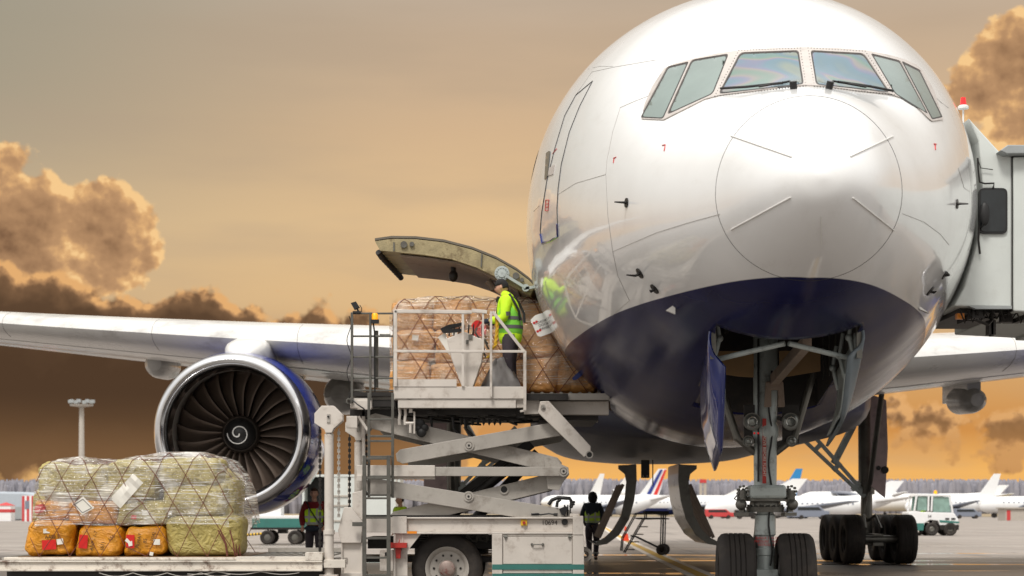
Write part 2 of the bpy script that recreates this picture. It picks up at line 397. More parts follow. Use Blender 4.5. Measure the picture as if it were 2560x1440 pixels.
mat('dirt', (150, 132, 104), .9, var=.3, vs=.02, dirt=(104, 100, 62), dirtamt=.8, ds=.015)
mb = MB(); mb.face([(-900, 420, .02), (900, 420, .02), (1600, 3000, .02), (-1600, 3000, .02)])
struct(mb.build('grass_verge', 'dirt'))
# apron markings
mat('mark_yellow', (196, 156, 60), .6, var=.2, vs=3, dirt=(120, 110, 96), dirtamt=.9, ds=1.5)
mat('mark_white', (214, 206, 196), .5, var=.12, vs=3, dirt=(150, 140, 128), dirtamt=.8, ds=1.5)
def G(px, py):
    d = EYE * F / (py - HZ); return (PX(px, d), d)
def gline(pts, w, z, mt, name):
    mb = MB(); P = [Vector((a, b, z)) for a, b in pts]
    L_ = []; R_ = []
    for i, p in enumerate(P):
        t = (P[min(i+1, len(P)-1)] - P[max(i-1, 0)]).normalized(); nrm = Vector((-t.y, t.x, 0)) * w/2
        L_.append(mb.bm.verts.new(p + nrm)); R_.append(mb.bm.verts.new(p - nrm))
    for i in range(len(P)-1): mb.bm.faces.new((R_[i], R_[i+1], L_[i+1], L_[i]))
    return struct(mb.build(name, mt))
cl = [G(1495, 1310), G(1530, 1330), G(1575, 1356), G(1650, 1392), G(1720, 1424), G(1800, 1460), G(1960, 1530), G(2150, 1600)]
gline(cl, .62, .004, 'mark_white', 'road_marking_border'); gline(cl, .26, .008, 'mark_yellow', 'road_marking')
gline([(-60, 68), (90, 68)], .35, .004, 'mark_white', 'road_marking')
gline([(-60, 118), (120, 118)], .5, .004, 'mark_white', 'road_marking')
gline([(1.5, 47.6), (40, 46.6)], .22, .004, 'mark_white', 'road_marking')
gline([(-2.5, 51.0), (60, 50.4)], .25, .004, 'mark_white', 'road_marking')
# distant bare wood
mat('far_wood', (142, 140, 148), .95, var=.22, vs=.02, stretch=(1, 1, .25))
mb = MB()
for i in range(5200):
    d = random.uniform(880, 1080); x = random.uniform(-.36, .36) * d
    hgt = random.uniform(16.5, 19.5) * (d/980) + 1.6*noise.noise(Vector((x*.010, 3, 0))); r = random.uniform(1.1, 2.8); k = 5; a0 = random.random()*6
    rings = []
    for zf, rf in ((0, .7), (.3, 1), (.7, .8), (.93, .4), (1, .12)):
        rings.append([Vector((x + r*rf*cos(a0+2*pi*j/k)*random.uniform(.75, 1.2), d + r*rf*sin(a0+2*pi*j/k), hgt*zf)) for j in range(k)])
    mb.loft(rings)
struct(mb.build('far_forest', 'far_wood', smooth=False, recalc=False, label='grey leafless wood along the horizon beyond the airfield', category='wood'), 'stuff')
# haze
HAZE = False
def add_haze():
    mb = MB(); mb.box(-700, 700, -6, 1250, -1, 26)
    m = bpy.data.materials.new('haze_air'); m.use_nodes = True; t = NT(m.node_tree); t.N.remove(t.N['Principled BSDF'])
    v = t.n('ShaderNodeVolumePrincipled', {'Color': (.80, .84, .92, 1), 'Density': .0003, 'Anisotropy': .2})
    t.L.new(v.outputs[0], t.N['Material Output'].inputs['Volume'])
    struct(mb.build('haze', m, label='thin pale haze over the airfield', category='haze'), 'stuff')

# ================================================================ AIRLINER
PSI = .06; FX0 = 2.675; FD0 = 15.2
air = thing('airliner', (FX0, FD0, 0), 'huge white wide-body airliner with dark blue belly, nose towards us', 'airliner')
def FW(s, l, z):
    return Vector((FX0 + s*sin(PSI) + l*cos(PSI), FD0 + s*cos(PSI) - l*sin(PSI), z))
TAB = [ # s, half width, top, bottom
 (0, .001, 4.245, 4.235), (.03, .15, 4.37, 4.11), (.12, .29, 4.51, 3.98), (.35, .49, 4.73, 3.80), (.7, .68, 4.97, 3.62), (1.1, .855, 5.19, 3.48),
 (1.6, 1.09, 5.39, 3.34), (2.1, 1.31, 5.57, 3.25), (2.6, 1.52, 5.82, 3.18), (3.0, 1.67, 6.10, 3.12), (3.6, 1.88, 6.50, 3.02), (4.8, 2.24, 7.12, 2.84), (6, 2.52, 7.60, 2.70),
 (7.5, 2.80, 8.05, 2.55), (9, 3.0, 8.36, 2.42), (10.5, 3.09, 8.48, 2.36), (12, 3.1, 8.5, 2.36), (15, 3.1, 8.5, 2.44), (18, 3.1, 8.5, 2.72), (37, 3.1, 8.5, 2.80), (42, 3.1, 8.5, 2.95), (47, 2.95, 8.5, 3.3), (54, 2.1, 8.4, 4.6), (60, 1.0, 8.0, 6.2), (63, .15, 7.6, 7.2)]
def fsec(s):
    a, zt, zb = interp(TAB, s); k = smoothstep(0, 9, s)
    zc = (4.24*(1-k) + 5.4*k) if s < 42 else min(5.4 + (zb-2.95)*.6, (zt+zb)/2)
    zc = max(zb + .3*(zt-zb), min(zc, zb + .62*(zt-zb)))
    return a, zt, zb, zc
NTH = 144
def fpt(s, th):       # th 0 at the crown, + towards image right
    a, zt, zb, zc = fsec(s); c = cos(th)
    z = zc + (zt-zc)*c if c > 0 else zc + (zc-zb)*c
    return FW(s, a*sin(th), z)
stn = [0, .008, .03, .07, .12, .2, .3, .42, .55, .7, .85, 1.0, 1.1] + [1.1+.2*i for i in range(1, 50)] + [11.5+.5*i for i in range(0, 12)] + [18+1.5*i for i in range(0, 30)] + [63]
stn = sorted(set(round(x, 3) for x in stn if x <= 63))
mb = MB(); rings = []
for s_ in stn[1:]: rings.append([fpt(s_, 2*pi*k/NTH) for k in range(NTH)])
R = [[mb.bm.verts.new(p) for p in r] for r in rings]; tip = mb.bm.verts.new(FW(0, 0, 4.24)); tl = mb.bm.verts.new(FW(63.1, 0, 7.4))
for k in range(NTH):
    j = (k+1) % NTH; mb.bm.faces.new((tip, R[0][j], R[0][k])); mb.bm.faces.new((R[-1][k], R[-1][j], tl))
for A, B in zip(R, R[1:]):
    for k in range(NTH): j = (k+1) % NTH; mb.bm.faces.new((A[k], A[j], B[j], B[k]))
bmesh.ops.recalc_face_normals(mb.bm, faces=mb.bm.faces[:])
BV = BVHTree.FromBMesh(mb.bm)
CHK = .065
def fuse_mat():
    m = bpy.data.materials.new('fuselage_paint'); m.use_nodes = True; t = NT(m.node_tree); b = t.N['Principled BSDF']
    g = t.n('ShaderNodeNewGeometry'); z = t.n('ShaderNodeSeparateXYZ', {0: g.outputs['Position']}).outputs[2]
    sy = t.n('ShaderNodeSeparateXYZ', {0: g.outputs['Position']}).outputs
    # the cheat line climbs a little aft and on the starboard side
    lft = t.m('SUBTRACT', t.m('ADD', 2.675, t.m('MULTIPLY', t.m('SUBTRACT', sy[1], 15.2), .06)), sy[0])
    zl = t.m('ADD', t.m('ADD', 3.50, t.m('MULTIPLY', t.m('MAXIMUM', lft, 0.0), CHK)), t.m('MULTIPLY', t.m('MAXIMUM', t.m('MULTIPLY', lft, -1.0), 0.0), .02))
    blue = t.smooth(t.m('SUBTRACT', z, zl), .004, -.004)
    nz = t.n('ShaderNodeTexNoise', {'Vector': g.outputs['Position'], 'Scale': 1.6, 'Detail': 6.0})
    w = t.ramp(nz.outputs[0], [(.3, (.80, .797, .79, 1)), (.7, (.84, .838, .83, 1))])
    bl = t.ramp(nz.outputs[0], [(.3, (.010, .010, .050, 1)), (.7, (.013, .015, .078, 1))])
    st = t.n('ShaderNodeVectorMath', {0: g.outputs['Position'], 1: (3.0, .6, 3.0)}, operation='MULTIPLY').outputs[0]
    nd = t.n('ShaderNodeTexNoise', {'Vector': st, 'Scale': 1.4, 'Detail': 8.0, 'Roughness': .7})
    w = t.mix(t.m('MULTIPLY', t.smooth(nd.outputs[0], .5, .8), .25), w, (.55, .52, .47, 1))
    t.L.new(t.mix(blue, w, bl), b.inputs['Base Color'])
    t.L.new(t.n('ShaderNodeMapRange', {0: nz.outputs[0], 3: .10, 4: .26}).outputs[0], b.inputs['Roughness'])
    t.L.new(t.mix(blue, (.7, .7, .7, 1), (.0, .0, .0, 1)), b.inputs['Coat Weight']); t.L.new(t.mix(blue, (.5, .5, .5, 1), (.07, .07, .07, 1)), b.inputs['Specular IOR Level']); b.inputs['Coat Roughness'].default_value = .04
    # faint skin waviness
    nb = t.n('ShaderNodeTexNoise', {'Vector': g.outputs['Position'], 'Scale': 1.1, 'Detail': 2.0})
    bp = t.n('ShaderNodeBump', {'Height': nb.outputs[0], 'Strength': .12, 'Distance': .03}); t.L.new(bp.outputs[0], b.inputs['Coat Normal'])
    return m
FP = fuse_mat(); MATS['fuselage_paint'] = FP
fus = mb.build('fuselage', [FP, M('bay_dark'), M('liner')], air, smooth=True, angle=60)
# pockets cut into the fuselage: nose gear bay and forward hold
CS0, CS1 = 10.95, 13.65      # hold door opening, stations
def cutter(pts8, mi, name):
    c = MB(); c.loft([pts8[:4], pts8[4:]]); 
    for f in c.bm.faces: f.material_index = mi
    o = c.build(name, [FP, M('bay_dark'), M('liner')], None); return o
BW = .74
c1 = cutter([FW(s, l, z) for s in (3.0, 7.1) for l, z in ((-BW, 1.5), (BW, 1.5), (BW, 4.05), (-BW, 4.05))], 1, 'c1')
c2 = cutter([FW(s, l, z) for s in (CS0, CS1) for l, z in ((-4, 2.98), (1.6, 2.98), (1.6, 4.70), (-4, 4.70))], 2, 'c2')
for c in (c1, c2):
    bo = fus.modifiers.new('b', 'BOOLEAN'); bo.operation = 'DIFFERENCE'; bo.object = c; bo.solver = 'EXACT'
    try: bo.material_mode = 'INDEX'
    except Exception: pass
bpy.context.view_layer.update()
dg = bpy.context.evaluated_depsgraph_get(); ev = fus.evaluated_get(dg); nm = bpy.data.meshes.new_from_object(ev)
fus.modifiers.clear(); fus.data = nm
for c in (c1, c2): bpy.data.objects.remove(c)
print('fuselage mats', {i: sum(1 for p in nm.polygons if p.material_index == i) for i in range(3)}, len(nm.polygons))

def ray(px, py):
    o = Vector((0, 0, EYE)); dr = (W(px, py, 10) - o).normalized(); loc, nrm, idx, dist = BV.ray_cast(o, dr, 200)
    if loc is None: return None, None
    if nrm.dot(dr) > 0: nrm = -nrm
    return loc, nrm
def inpoly(p, poly):
    c = False; n = len(poly)
    for i in range(n):
        a, b = poly[i], poly[i-1]
        if (a[1] > p[1]) != (b[1] > p[1]) and p[0] < (b[0]-a[0])*(p[1]-a[1])/(b[1]-a[1]) + a[0]: c = not c
    return c
def roundpoly(poly, r=.18, k=5):
    out = []; n = len(poly)
    for i in range(n):
        p0, p1, p2 = Vector(poly[i-1]), Vector(poly[i]), Vector(poly[(i+1) % n])
        rr = r*min((p0-p1).length, (p2-p1).length); a = p1 + (p0-p1).normalized()*rr; b = p1 + (p2-p1).normalized()*rr
        for q in range(k+1):
            t = q/k; out.append(tuple((a*(1-t)**2 + p1*2*t*(1-t) + b*t*t)))
    return out
def densify(poly, step):
    out = []; n = len(poly)
    for i in range(n):
        a, b = Vector(poly[i]), Vector(poly[(i+1) % n]); k = max(1, int((b-a).length/step))
        for q in range(k): out.append(tuple(a + (b-a)*q/k))
    return out
def skin_patch(poly, off, step, name, mt, parent=air, holes=(), skirt=.012):
    poly = densify(poly, step); pts = [Vector(p) for p in poly]; edges = [(i, (i+1) % len(poly)) for i in range(len(poly))]
    hs = []
    for h in holes:
        h = densify(h, step); b0 = len(pts); pts += [Vector(p) for p in h]; edges += [(b0+i, b0+(i+1) % len(h)) for i in range(len(h))]; hs.append(h)
    x0, x1 = min(p[0] for p in poly), max(p[0] for p in poly); y0, y1 = min(p[1] for p in poly), max(p[1] for p in poly)
    y = y0 + step*.5
    while y < y1:
        x = x0 + step*.5
        while x < x1:
            if inpoly((x, y), poly) and not any(inpoly((x, y), h) for h in hs): pts.append(Vector((x, y)))
            x += step
        y += step
    vo, eo, fo, *_ = delaunay_2d_cdt(pts, edges, [], 0, 1e-4)
    mb = MB(); vs = []; bad = 0
    for v in vo:
        loc, nrm = ray(v.x, v.y)
        if loc is None: bad += 1; vs.append(None); continue
        vs.append((mb.bm.verts.new(loc + nrm*off), nrm))
    for f in fo:
        c = sum((vo[i] for i in f), Vector((0, 0)))/len(f)
        if not inpoly(c, poly) or any(inpoly(c, h) for h in hs): continue
        if any(vs[i] is None for i in f): continue
        mb.bm.faces.new([vs[i][0] for i in f])
    mb.bm.verts.ensure_lookup_table()
    for v in [v for v in mb.bm.verts if not v.link_faces]: mb.bm.verts.remove(v)
    bmesh.ops.recalc_face_normals(mb.bm, faces=mb.bm.faces[:])
    if sum(f.normal.y*f.calc_area() for f in mb.bm.faces) > 0: bmesh.ops.reverse_faces(mb.bm, faces=mb.bm.faces[:])
    if skirt:
        be = [e for e in mb.bm.edges if len(e.link_faces) == 1]; mp = {}
        for e in be:
            for v in e.verts:
                if v not in mp:
                    nn = v.normal; fn = sum((f.normal for f in v.link_faces), Vector()).normalized(); mp[v] = mb.bm.verts.new(v.co - fn*skirt)
        for e in be:
            a, b = e.verts; mb.bm.faces.new((a, b, mp[b], mp[a]))
    return mb.build(name, mt, parent, smooth=True, angle=50, recalc=False)
def skin_line(pts, r, name, mt, parent=air, step=14, sink=.5, mbx=None):
    out = []
    for (a, b) in zip(pts, pts[1:]):
        k = max(1, int(math.hypot(b[0]-a[0], b[1]-a[1])/step))
        for q in range(k):
            out.append((a[0]+(b[0]-a[0])*q/k, a[1]+(b[1]-a[1])*q/k))
    out.append(pts[-1]); P = []
    for p in out:
        loc, nrm = ray(*p)
        if loc is not None: P.append(loc + nrm*(r*(1-sink*2)+.002))
    if len(P) < 2: return None
    if mbx is not None: mbx.tube(P, r, 6); return
    mb = MB(); mb.tube(P, r, 6); return mb.build(name, mt, parent, smooth=True)
# windshield
def irid():
    m = bpy.data.materials.new('coated_glass'); m.use_nodes = True; t = NT(m.node_tree); b = t.N['Principled BSDF']
    g = t.n('ShaderNodeNewGeometry'); st = t.n('ShaderNodeVectorMath', {0: g.outputs['Position'], 1: (1.0, .4, 1.8)}, operation='MULTIPLY').outputs[0]
    nz = t.n('ShaderNodeTexNoise', {'Vector': st, 'Scale': 1.0, 'Detail': 1.6, 'Roughness': .4, 'Distortion': .8})
    c = t.ramp(nz.outputs[0], [(.30, lin((75, 96, 99))), (.40, lin((103, 116, 104))), (.455, lin((72, 103, 116))), (.49, lin((72, 106, 122))), (.51, lin((96, 99, 125))), (.525, lin((120, 113, 110))),
                               (.55, lin((82, 115, 101))), (.60, lin((67, 99, 113))), (.66, lin((115, 120, 99))), (.8, lin((82, 99, 103)))])
    t.L.new(c, b.inputs['Base Color']); b.inputs['Roughness'].default_value = .06; b.inputs['Specular IOR Level'].default_value = .4
    return m
MATS['coated_glass'] = irid()
mat('side_glass', (112, 128, 122), .06, var=.12, vs=1.2, spec=.6)
mat('wframe', (190, 182, 176), .45, .1, var=.06, dirt=(120, 112, 104), dirtamt=.3, ds=8)
mat('gasket', (60, 56, 54), .6, var=.15)
PANES = [([(1853, 137), (1993, 132), (2005, 210), (1803, 233)], 'coated_glass', .10),
         ([(2030, 132), (2157, 139), (2217, 229), (2043, 211)], 'coated_glass', .10),
         ([(1732, 155), (1817, 141), (1781, 234), (1675, 282)], 'side_glass', .10),
         ([(1672, 172), (1717, 161), (1657, 295), (1607, 292)], 'side_glass', .12),
         ([(2183, 141), (2247, 157), (2315, 282), (2238, 234)], 'side_glass', .10),
         ([(2260, 162), (2297, 180), (2351, 291), (2330, 296)], 'side_glass', .14)]
def expand(poly, e):
    c = sum((Vector(p) for p in poly), Vector((0, 0)))/len(poly); n = len(poly); out = []
    a = sum(poly[i][0]*poly[(i+1) % n][1]-poly[(i+1) % n][0]*poly[i][1] for i in range(n)); sg = 1 if a > 0 else -1
    for i in range(n):
        p0, p1, p2 = Vector(poly[i-1]), Vector(poly[i]), Vector(poly[(i+1) % n])
        d1 = (p1-p0).normalized(); d2 = (p2-p1).normalized(); n1_ = Vector((d1.y, -d1.x))*sg; n2_ = Vector((d2.y, -d2.x))*sg
        b = (n1_+n2_); b = b/max(.4, b.length_squared)*2; out.append(tuple(p1 + b*e))
    return out
outer = [(1605, 298), (1613, 262), (1632, 218), (1662, 172), (1690, 160), (1735, 148), (1790, 136), (1845, 128), (1925, 123), (2014, 120), (2090, 122), (2165, 128), (2225, 140), (2262, 151), (2290, 164), (2308, 180),
         (2335, 232), (2356, 300), (2328, 304), (2318, 296), (2296, 274), (2262, 250), (2228, 238), (2135, 228), (2060, 217), (2014, 215), (1965, 218), (1880, 230), (1800, 240), (1762, 250), (1712, 275), (1660, 301)]
inner_holes = [roundpoly(expand(p, 4), r) for p, m_, r in PANES]
skin_patch(outer, .012, 9, 'windshield_frame', 'wframe', holes=inner_holes, skirt=.02)
for p, m_, r in PANES:
    g_ = skin_patch(roundpoly(expand(p, 3.6), r), .004, 9, 'windshield_gasket', 'gasket', holes=[roundpoly(p, r)], skirt=0)
    skin_patch(roundpoly(p, r), .006, 10, 'windshield_pane', m_, skirt=0)
# rivets round the two front panes
mb = MB()
for p, m_, r in PANES[:2]:
    for q in densify(expand(p, 8.5), 7.2):
        loc, nrm = ray(*q)
        if loc is not None: mb.ball(loc+nrm*.012, .006, 6, 4)
mb.build('windshield_rivet_row', 'gasket', air, smooth=True)
# wipers
for pts, piv in (([(1806, 231), (1870, 228), (1958, 219)], [(1900, 228), (1975, 215), (1984, 222)]), ([(2226, 236), (2170, 226), (2092, 216)], [(2160, 228), (2080, 214), (2072, 222)])):
    mb = MB()
    for pl, rr in ((pts, .013), (piv, .010)):
        P = []
        for q in pl:
            loc, nrm = ray(*q); P.append(loc + nrm*.045)
        mb.tube(P, rr, 6)
    loc, nrm = ray(*piv[-1]); mb.tube([loc, loc+nrm*.07], .035, 10)
    mb.build('windshield_wiper', 'black', air, smooth=True)
# radome joint, strips
mb = MB(); P = [fpt(1.1, 2*pi*k/96) for k in range(97)]; mb.tube([p*1 + (p-FW(1.6, 0, 4.3)).normalized()*.0005 for p in P], .003, 6, cap=False)
mb.build('radome_joint', 'gasket', air, smooth=True)
for a, b in (((1828, 340), (1980, 393)), ((2232, 341), (2125, 392)), ((1828, 574), (1977, 493)), ((2234, 576), (2131, 494)), ((2053, 540), (2053, 610)), ((2053, 335), (2053, 352))):
    skin_line([a, b], .0065 if a[0] != 2053 else .004, 'radome_diverter_strip', 'white_paint', sink=.1)
# panel joints
mat('seam', (150, 146, 140), .6, var=.05)
mb = MB()
for ln in ([(1532, 629), (1640, 582), (1720, 557), (1800, 535)], [(2256, 534), (2310, 555), (2350, 585), (2372, 612)],
           [(1394, 487), (1440, 458), (1515, 436)], [(1551, 269), (1590, 252), (1622, 240)], [(1318, 548), (1335, 528), (1349, 514)],
           [(1515, 436), (1518, 400), (1532, 330), (1551, 269)], [(1515, 436), (1520, 540), (1532, 629), (1545, 690), (1573, 750)],
           [(1438, 240), (1480, 180), (1535, 168), (1640, 150)], [(1455, 176), (1500, 166), (1532, 166)], [(2335, 240), (2352, 256), (2371, 270)],
           [(1530, 790), (1575, 750)], [(2395, 420), (2410, 470), (2425, 480)]):
    skin_line(ln, .0018, '', '', mbx=mb)
mb.build('skin_panel_joint', 'seam', air, smooth=True)
# forward service door outline on the right-hand side of the aircraft
door_o = [(1482, 203), (1440, 238), (1412, 290), (1388, 370), (1368, 450), (1355, 530), (1351, 575), (1355, 606), (1377, 600), (1395, 588), (1393, 520), (1396, 470), (1404, 410), (1424, 330), (1450, 265), (1482, 203)]
skin_line(door_o, .005, 'service_door_seal', 'gasket', sink=.3)
skin_line([(1352, 585), (1357, 609), (1377, 602), (1395, 590), (1394, 560)], .014, 'door_sill_shade', 'blue_gloss', sink=.3)  # dark blue strip painted in for the shading along the door sill
skin_patch(roundpoly([(1366, 382), (1377, 376), (1370, 440), (1362, 452)], .4), .008, 6, 'service_door_window', 'window_dark')
skin_patch([(1374, 420), (1388, 412), (1384, 436), (1371, 440)], .01, 6, 'service_door_handle', 'wframe')
mb = MB()
for a, b in (((1365, 500), (1373, 500)), ((1373, 500), (1371, 527)), ((1371, 527), (1364, 527)), ((1364, 527), (1365, 500)), ((1366, 510), (1372, 509)), ((1366, 518), (1372, 517)),
             ((1382, 385), (1392, 372)), ((1656, 364), (1664, 362)), ((1664, 362), (1661, 378)), ((1534, 396), (1541, 393)), ((1536, 396), (1534, 408)), ((2334, 360), (2340, 361)), ((2337, 361), (2338, 375))):
    skin_line([a, b], .0045, '', '', mbx=mb, sink=.1)
mb.build('red_stencil_marks', 'red_label', air)
# cabin windows on the far side of that door
mb = MB()
for i in range(12):
    s0 = 8.9 + i*.533
    for sg in (-1, 1):
        if sg > 0 and i < 2: continue
        ring = []
        for k in range(14):
            a = 2*pi*k/14; ds = .13*cos(a); th0 = math.asin(min(1, .99)); 
            zz = 6.15 + .21*sin(a); A_, zt, zb, zc = fsec(s0+ds); ct = (zz-zc)/(zt-zc); ring.append(FW(s0+ds, sg*(A_*sqrt(max(0, 1-ct*ct))+.006), zz))
        mb.bm.faces.new([mb.bm.verts.new(p) for p in ring])
mb.build('cabin_window_row', 'window_dark', air, recalc=False)
# probes and vanes: (px,py, direction, length)
def probe(px, py, vecs, disc=.05):
    loc, nrm = ray(px, py); mb = MB(); mb.tube([loc-nrm*.005, loc+nrm*.012], disc, 14)
    P = [loc]
    for v in vecs: P.append(P[-1] + Vector(v))
    mb.tube(P, [.020]+[.013]*(len(P)-2)+[.007], 8); return mb.build('air_data_probe', 'dark_metal', air, smooth=True)
probe(1567, 507, [(-.03, -.02, 0), (-.10, -.03, .0)], .05)
probe(2392, 510, [(.03, -.02, 0), (.08, -.02, -.005)], .05)
probe(1600, 683, [(-.05, -.02, -.03), (-.10, -.14, -.01)], .06); probe(1637, 722, [(-.04, -.01, -.03), (-.02, -.1, -.0)], .06)
probe(2360, 688, [(.05, -.02, -.0), (-.05, -.12, .01)], .05); probe(2325, 727, [(.04, -.01, -.02), (0, -.1, 0)], .06)
mb = MB(); loc, nrm = ray(1680, 768); mb.prism([(0, 0), (-.10, -.07), (.0, -.11)], 0, .05)
for v in mb.bm.verts: v.co += loc + Vector((.03, -.05, .03))
mb.build('drain_mast', 'steel', air)
mb = MB(); loc, nrm = ray(2300, 770); mb.prism([(0, 0), (.12, -.09), (.02, -.05)], 0, .05)
for v in mb.bm.verts: v.co += loc + Vector((-.03, -.04, .03))
mb.build('drain_mast', 'steel', air)
# ---- forward hold door, raised
def Zc(px, py): return (PX(px, 26.1), PZ(py, 26.1))
outc = [(1338, 716), (1322, 700), (1290, 676), (1240, 648), (1180, 624), (1110, 606), (1040, 598), (980, 597), (937, 603)]
innc = [(950, 626), (990, 630), (1060, 637), (1130, 648), (1190, 668), (1240, 692), (1285, 718), (1325, 738)]
AX = Vector((sin(PSI), cos(PSI), 0))
base0 = [Vector((Zc(*p)[0], 26.1, Zc(*p)[1])) for p in outc]; basei = [Vector((Zc(*p)[0], 26.1, Zc(*p)[1])) for p in innc]
dr = thing('x', (0, 0, 0), '', ''); bpy.data.objects.remove(dr)
mb = MB(); ring = base0 + basei; L_ = 2.62
mb.loft([ring, [p + AX*L_ for p in ring]])
hd = mb.build('hold_door', 'cream', air, smooth=True, angle=30)
mb = MB(); up = [p + Vector((0, 0, .012)) for p in base0]; up2 = [p + Vector((0, 0, .045)) for p in base0]
mb.loft([up + up2[::-1], [p + AX*(L_+.02) for p in up + up2[::-1]]]); 
mb.build('hold_door_skin', 'hold_skin', hd, smooth=True)
mb = MB(); pin = [p + Vector((0.05, 0, -.02)) for p in basei[1:-1]]; pi2 = [p - Vector((0, 0, .03)) for p in pin]
mb.loft([[p + AX*.12 for p in pin + pi2[::-1]], [p + AX*(L_-.12) for p in pin + pi2[::-1]]]); mb.build('hold_door_lining', 'liner', hd, smooth=True)
for i in range(9):    # latch rollers along the free edge
    mb = MB(); p = Vector((Zc(948, 0)[0], 26.1, Zc(0, 622)[1])) + AX*(.12+.29*i); mb.tube([p+Vector((-.03, 0, -.03)), p+Vector((.02, .12, -.10))], .045, 10); mb.build('hold_door_latch', 'dark_metal', hd, smooth=True)
mb = MB()
for (a, b) in (((985, 606), (985, 628)), ((1205, 634), (1203, 668)), ((1262, 664), (1258, 700))):
    mb.beam(Vector((Zc(*a)[0], 26.085, Zc(*a)[1])), Vector((Zc(*b)[0], 26.085, Zc(*b)[1])), .02, .02)
for c_, r_ in (((1010, 612), .05), ((1030, 611), .035), ((1290, 690), .05), ((1305, 700), .03)):
    x, z = Zc(*c_); mb.tube([(x, 26.06, z), (x, 26.12, z)], r_, 14)
mb.build('hold_door_rib', 'grease_steel', hd, smooth=True)
mb = MB(); x, z = Zc(1130, 680); mb.ball((x, 26.7, z+.02), .07, 12, 8, (1, 1, 1.3)); mb.tube([(x, 26.7, z), (x, 26.7, z+.22)], .04, 8)
mb.build('hold_door_lamp', 'dark_metal', hd, smooth=True)
mb = MB(); x, z = Zc(1232, 700)
mb.tube([(x-.08, 26.6, z+.05), (x, 26.6, z-.06), (x+.08, 26.6, z-.04)], .06, 10); mb.build('hold_door_hook', 'liner', hd, smooth=True)
mb = MB()
def pl(p): return Vector((Zc(*p)[0], 26.02, Zc(*p)[1]))
mb.tube([pl((1255, 686)) + Vector((0, -.04, 0)), pl((1255, 686)) + Vector((0, .05, 0))], .11, 20)
mb.tube([pl((1255, 686)) + Vector((0, -.06, 0)), pl((1255, 686)) + Vector((0, .0, 0))], .06, 16)
mb.beam(pl((1255, 686)), pl((1314, 722)), .04, .11, (0, 1, 0)); mb.beam(pl((1310, 724)), pl((1345, 718)), .04, .10, (0, 1, 0))
mb.tube([pl((1314, 722))+Vector((0, -.05, 0)), pl((1314, 722))+Vector((0, .05, 0))], .055, 14)
for k in range(14):
    a = 2*pi*k/14; c_ = pl((1255, 686)) + Vector((.085*cos(a), -.045, .085*sin(a))); mb.tube([c_, c_+Vector((0, -.012, 0))], .012, 6)
mb.build('hold_door_actuator', 'gear_paint', air, smooth=True)
# servicing placards hung on the opening edge
for poly, dd in (([(1326, 800), (1338, 788), (1358, 782), (1364, 786), (1381, 822), (1379, 832), (1352, 842), (1344, 840)], 25.75), ([(1366, 780), (1380, 774), (1388, 778), (1400, 812), (1396, 820), (1384, 823)], 25.72)):
    mb = MB(); mb.pprism(poly, dd, .012); pl_ = mb.build('placard', 'white_paint', air, bevel=.004)
    mb = MB(); cxp = sum(p[0] for p in poly)/len(poly); cyp = sum(p[1] for p in poly)/len(poly)
    sc_ = 1 if dd == 25.75 else .35
    for q in ((-14*sc_, -7), (-20*sc_, -4), (-5*sc_, 14), (-11*sc_, 17)):
        x, z = PX(cxp+q[0], dd), PZ(cyp+q[1], dd); mb.tube([(x, dd-.003, z), (x, dd+.001, z)], .016*sc_+.003, 12)
    mb.build('placard_dot', 'red_label', pl_)
    text('placard_lettering', 'LOADING\nDOOR\nPANEL', .042*sc_+.01, (PX(cxp+4*sc_, dd), dd-.003, PZ(cyp, dd)), (radians(90), radians(-18), 0), 'ink', pl_)
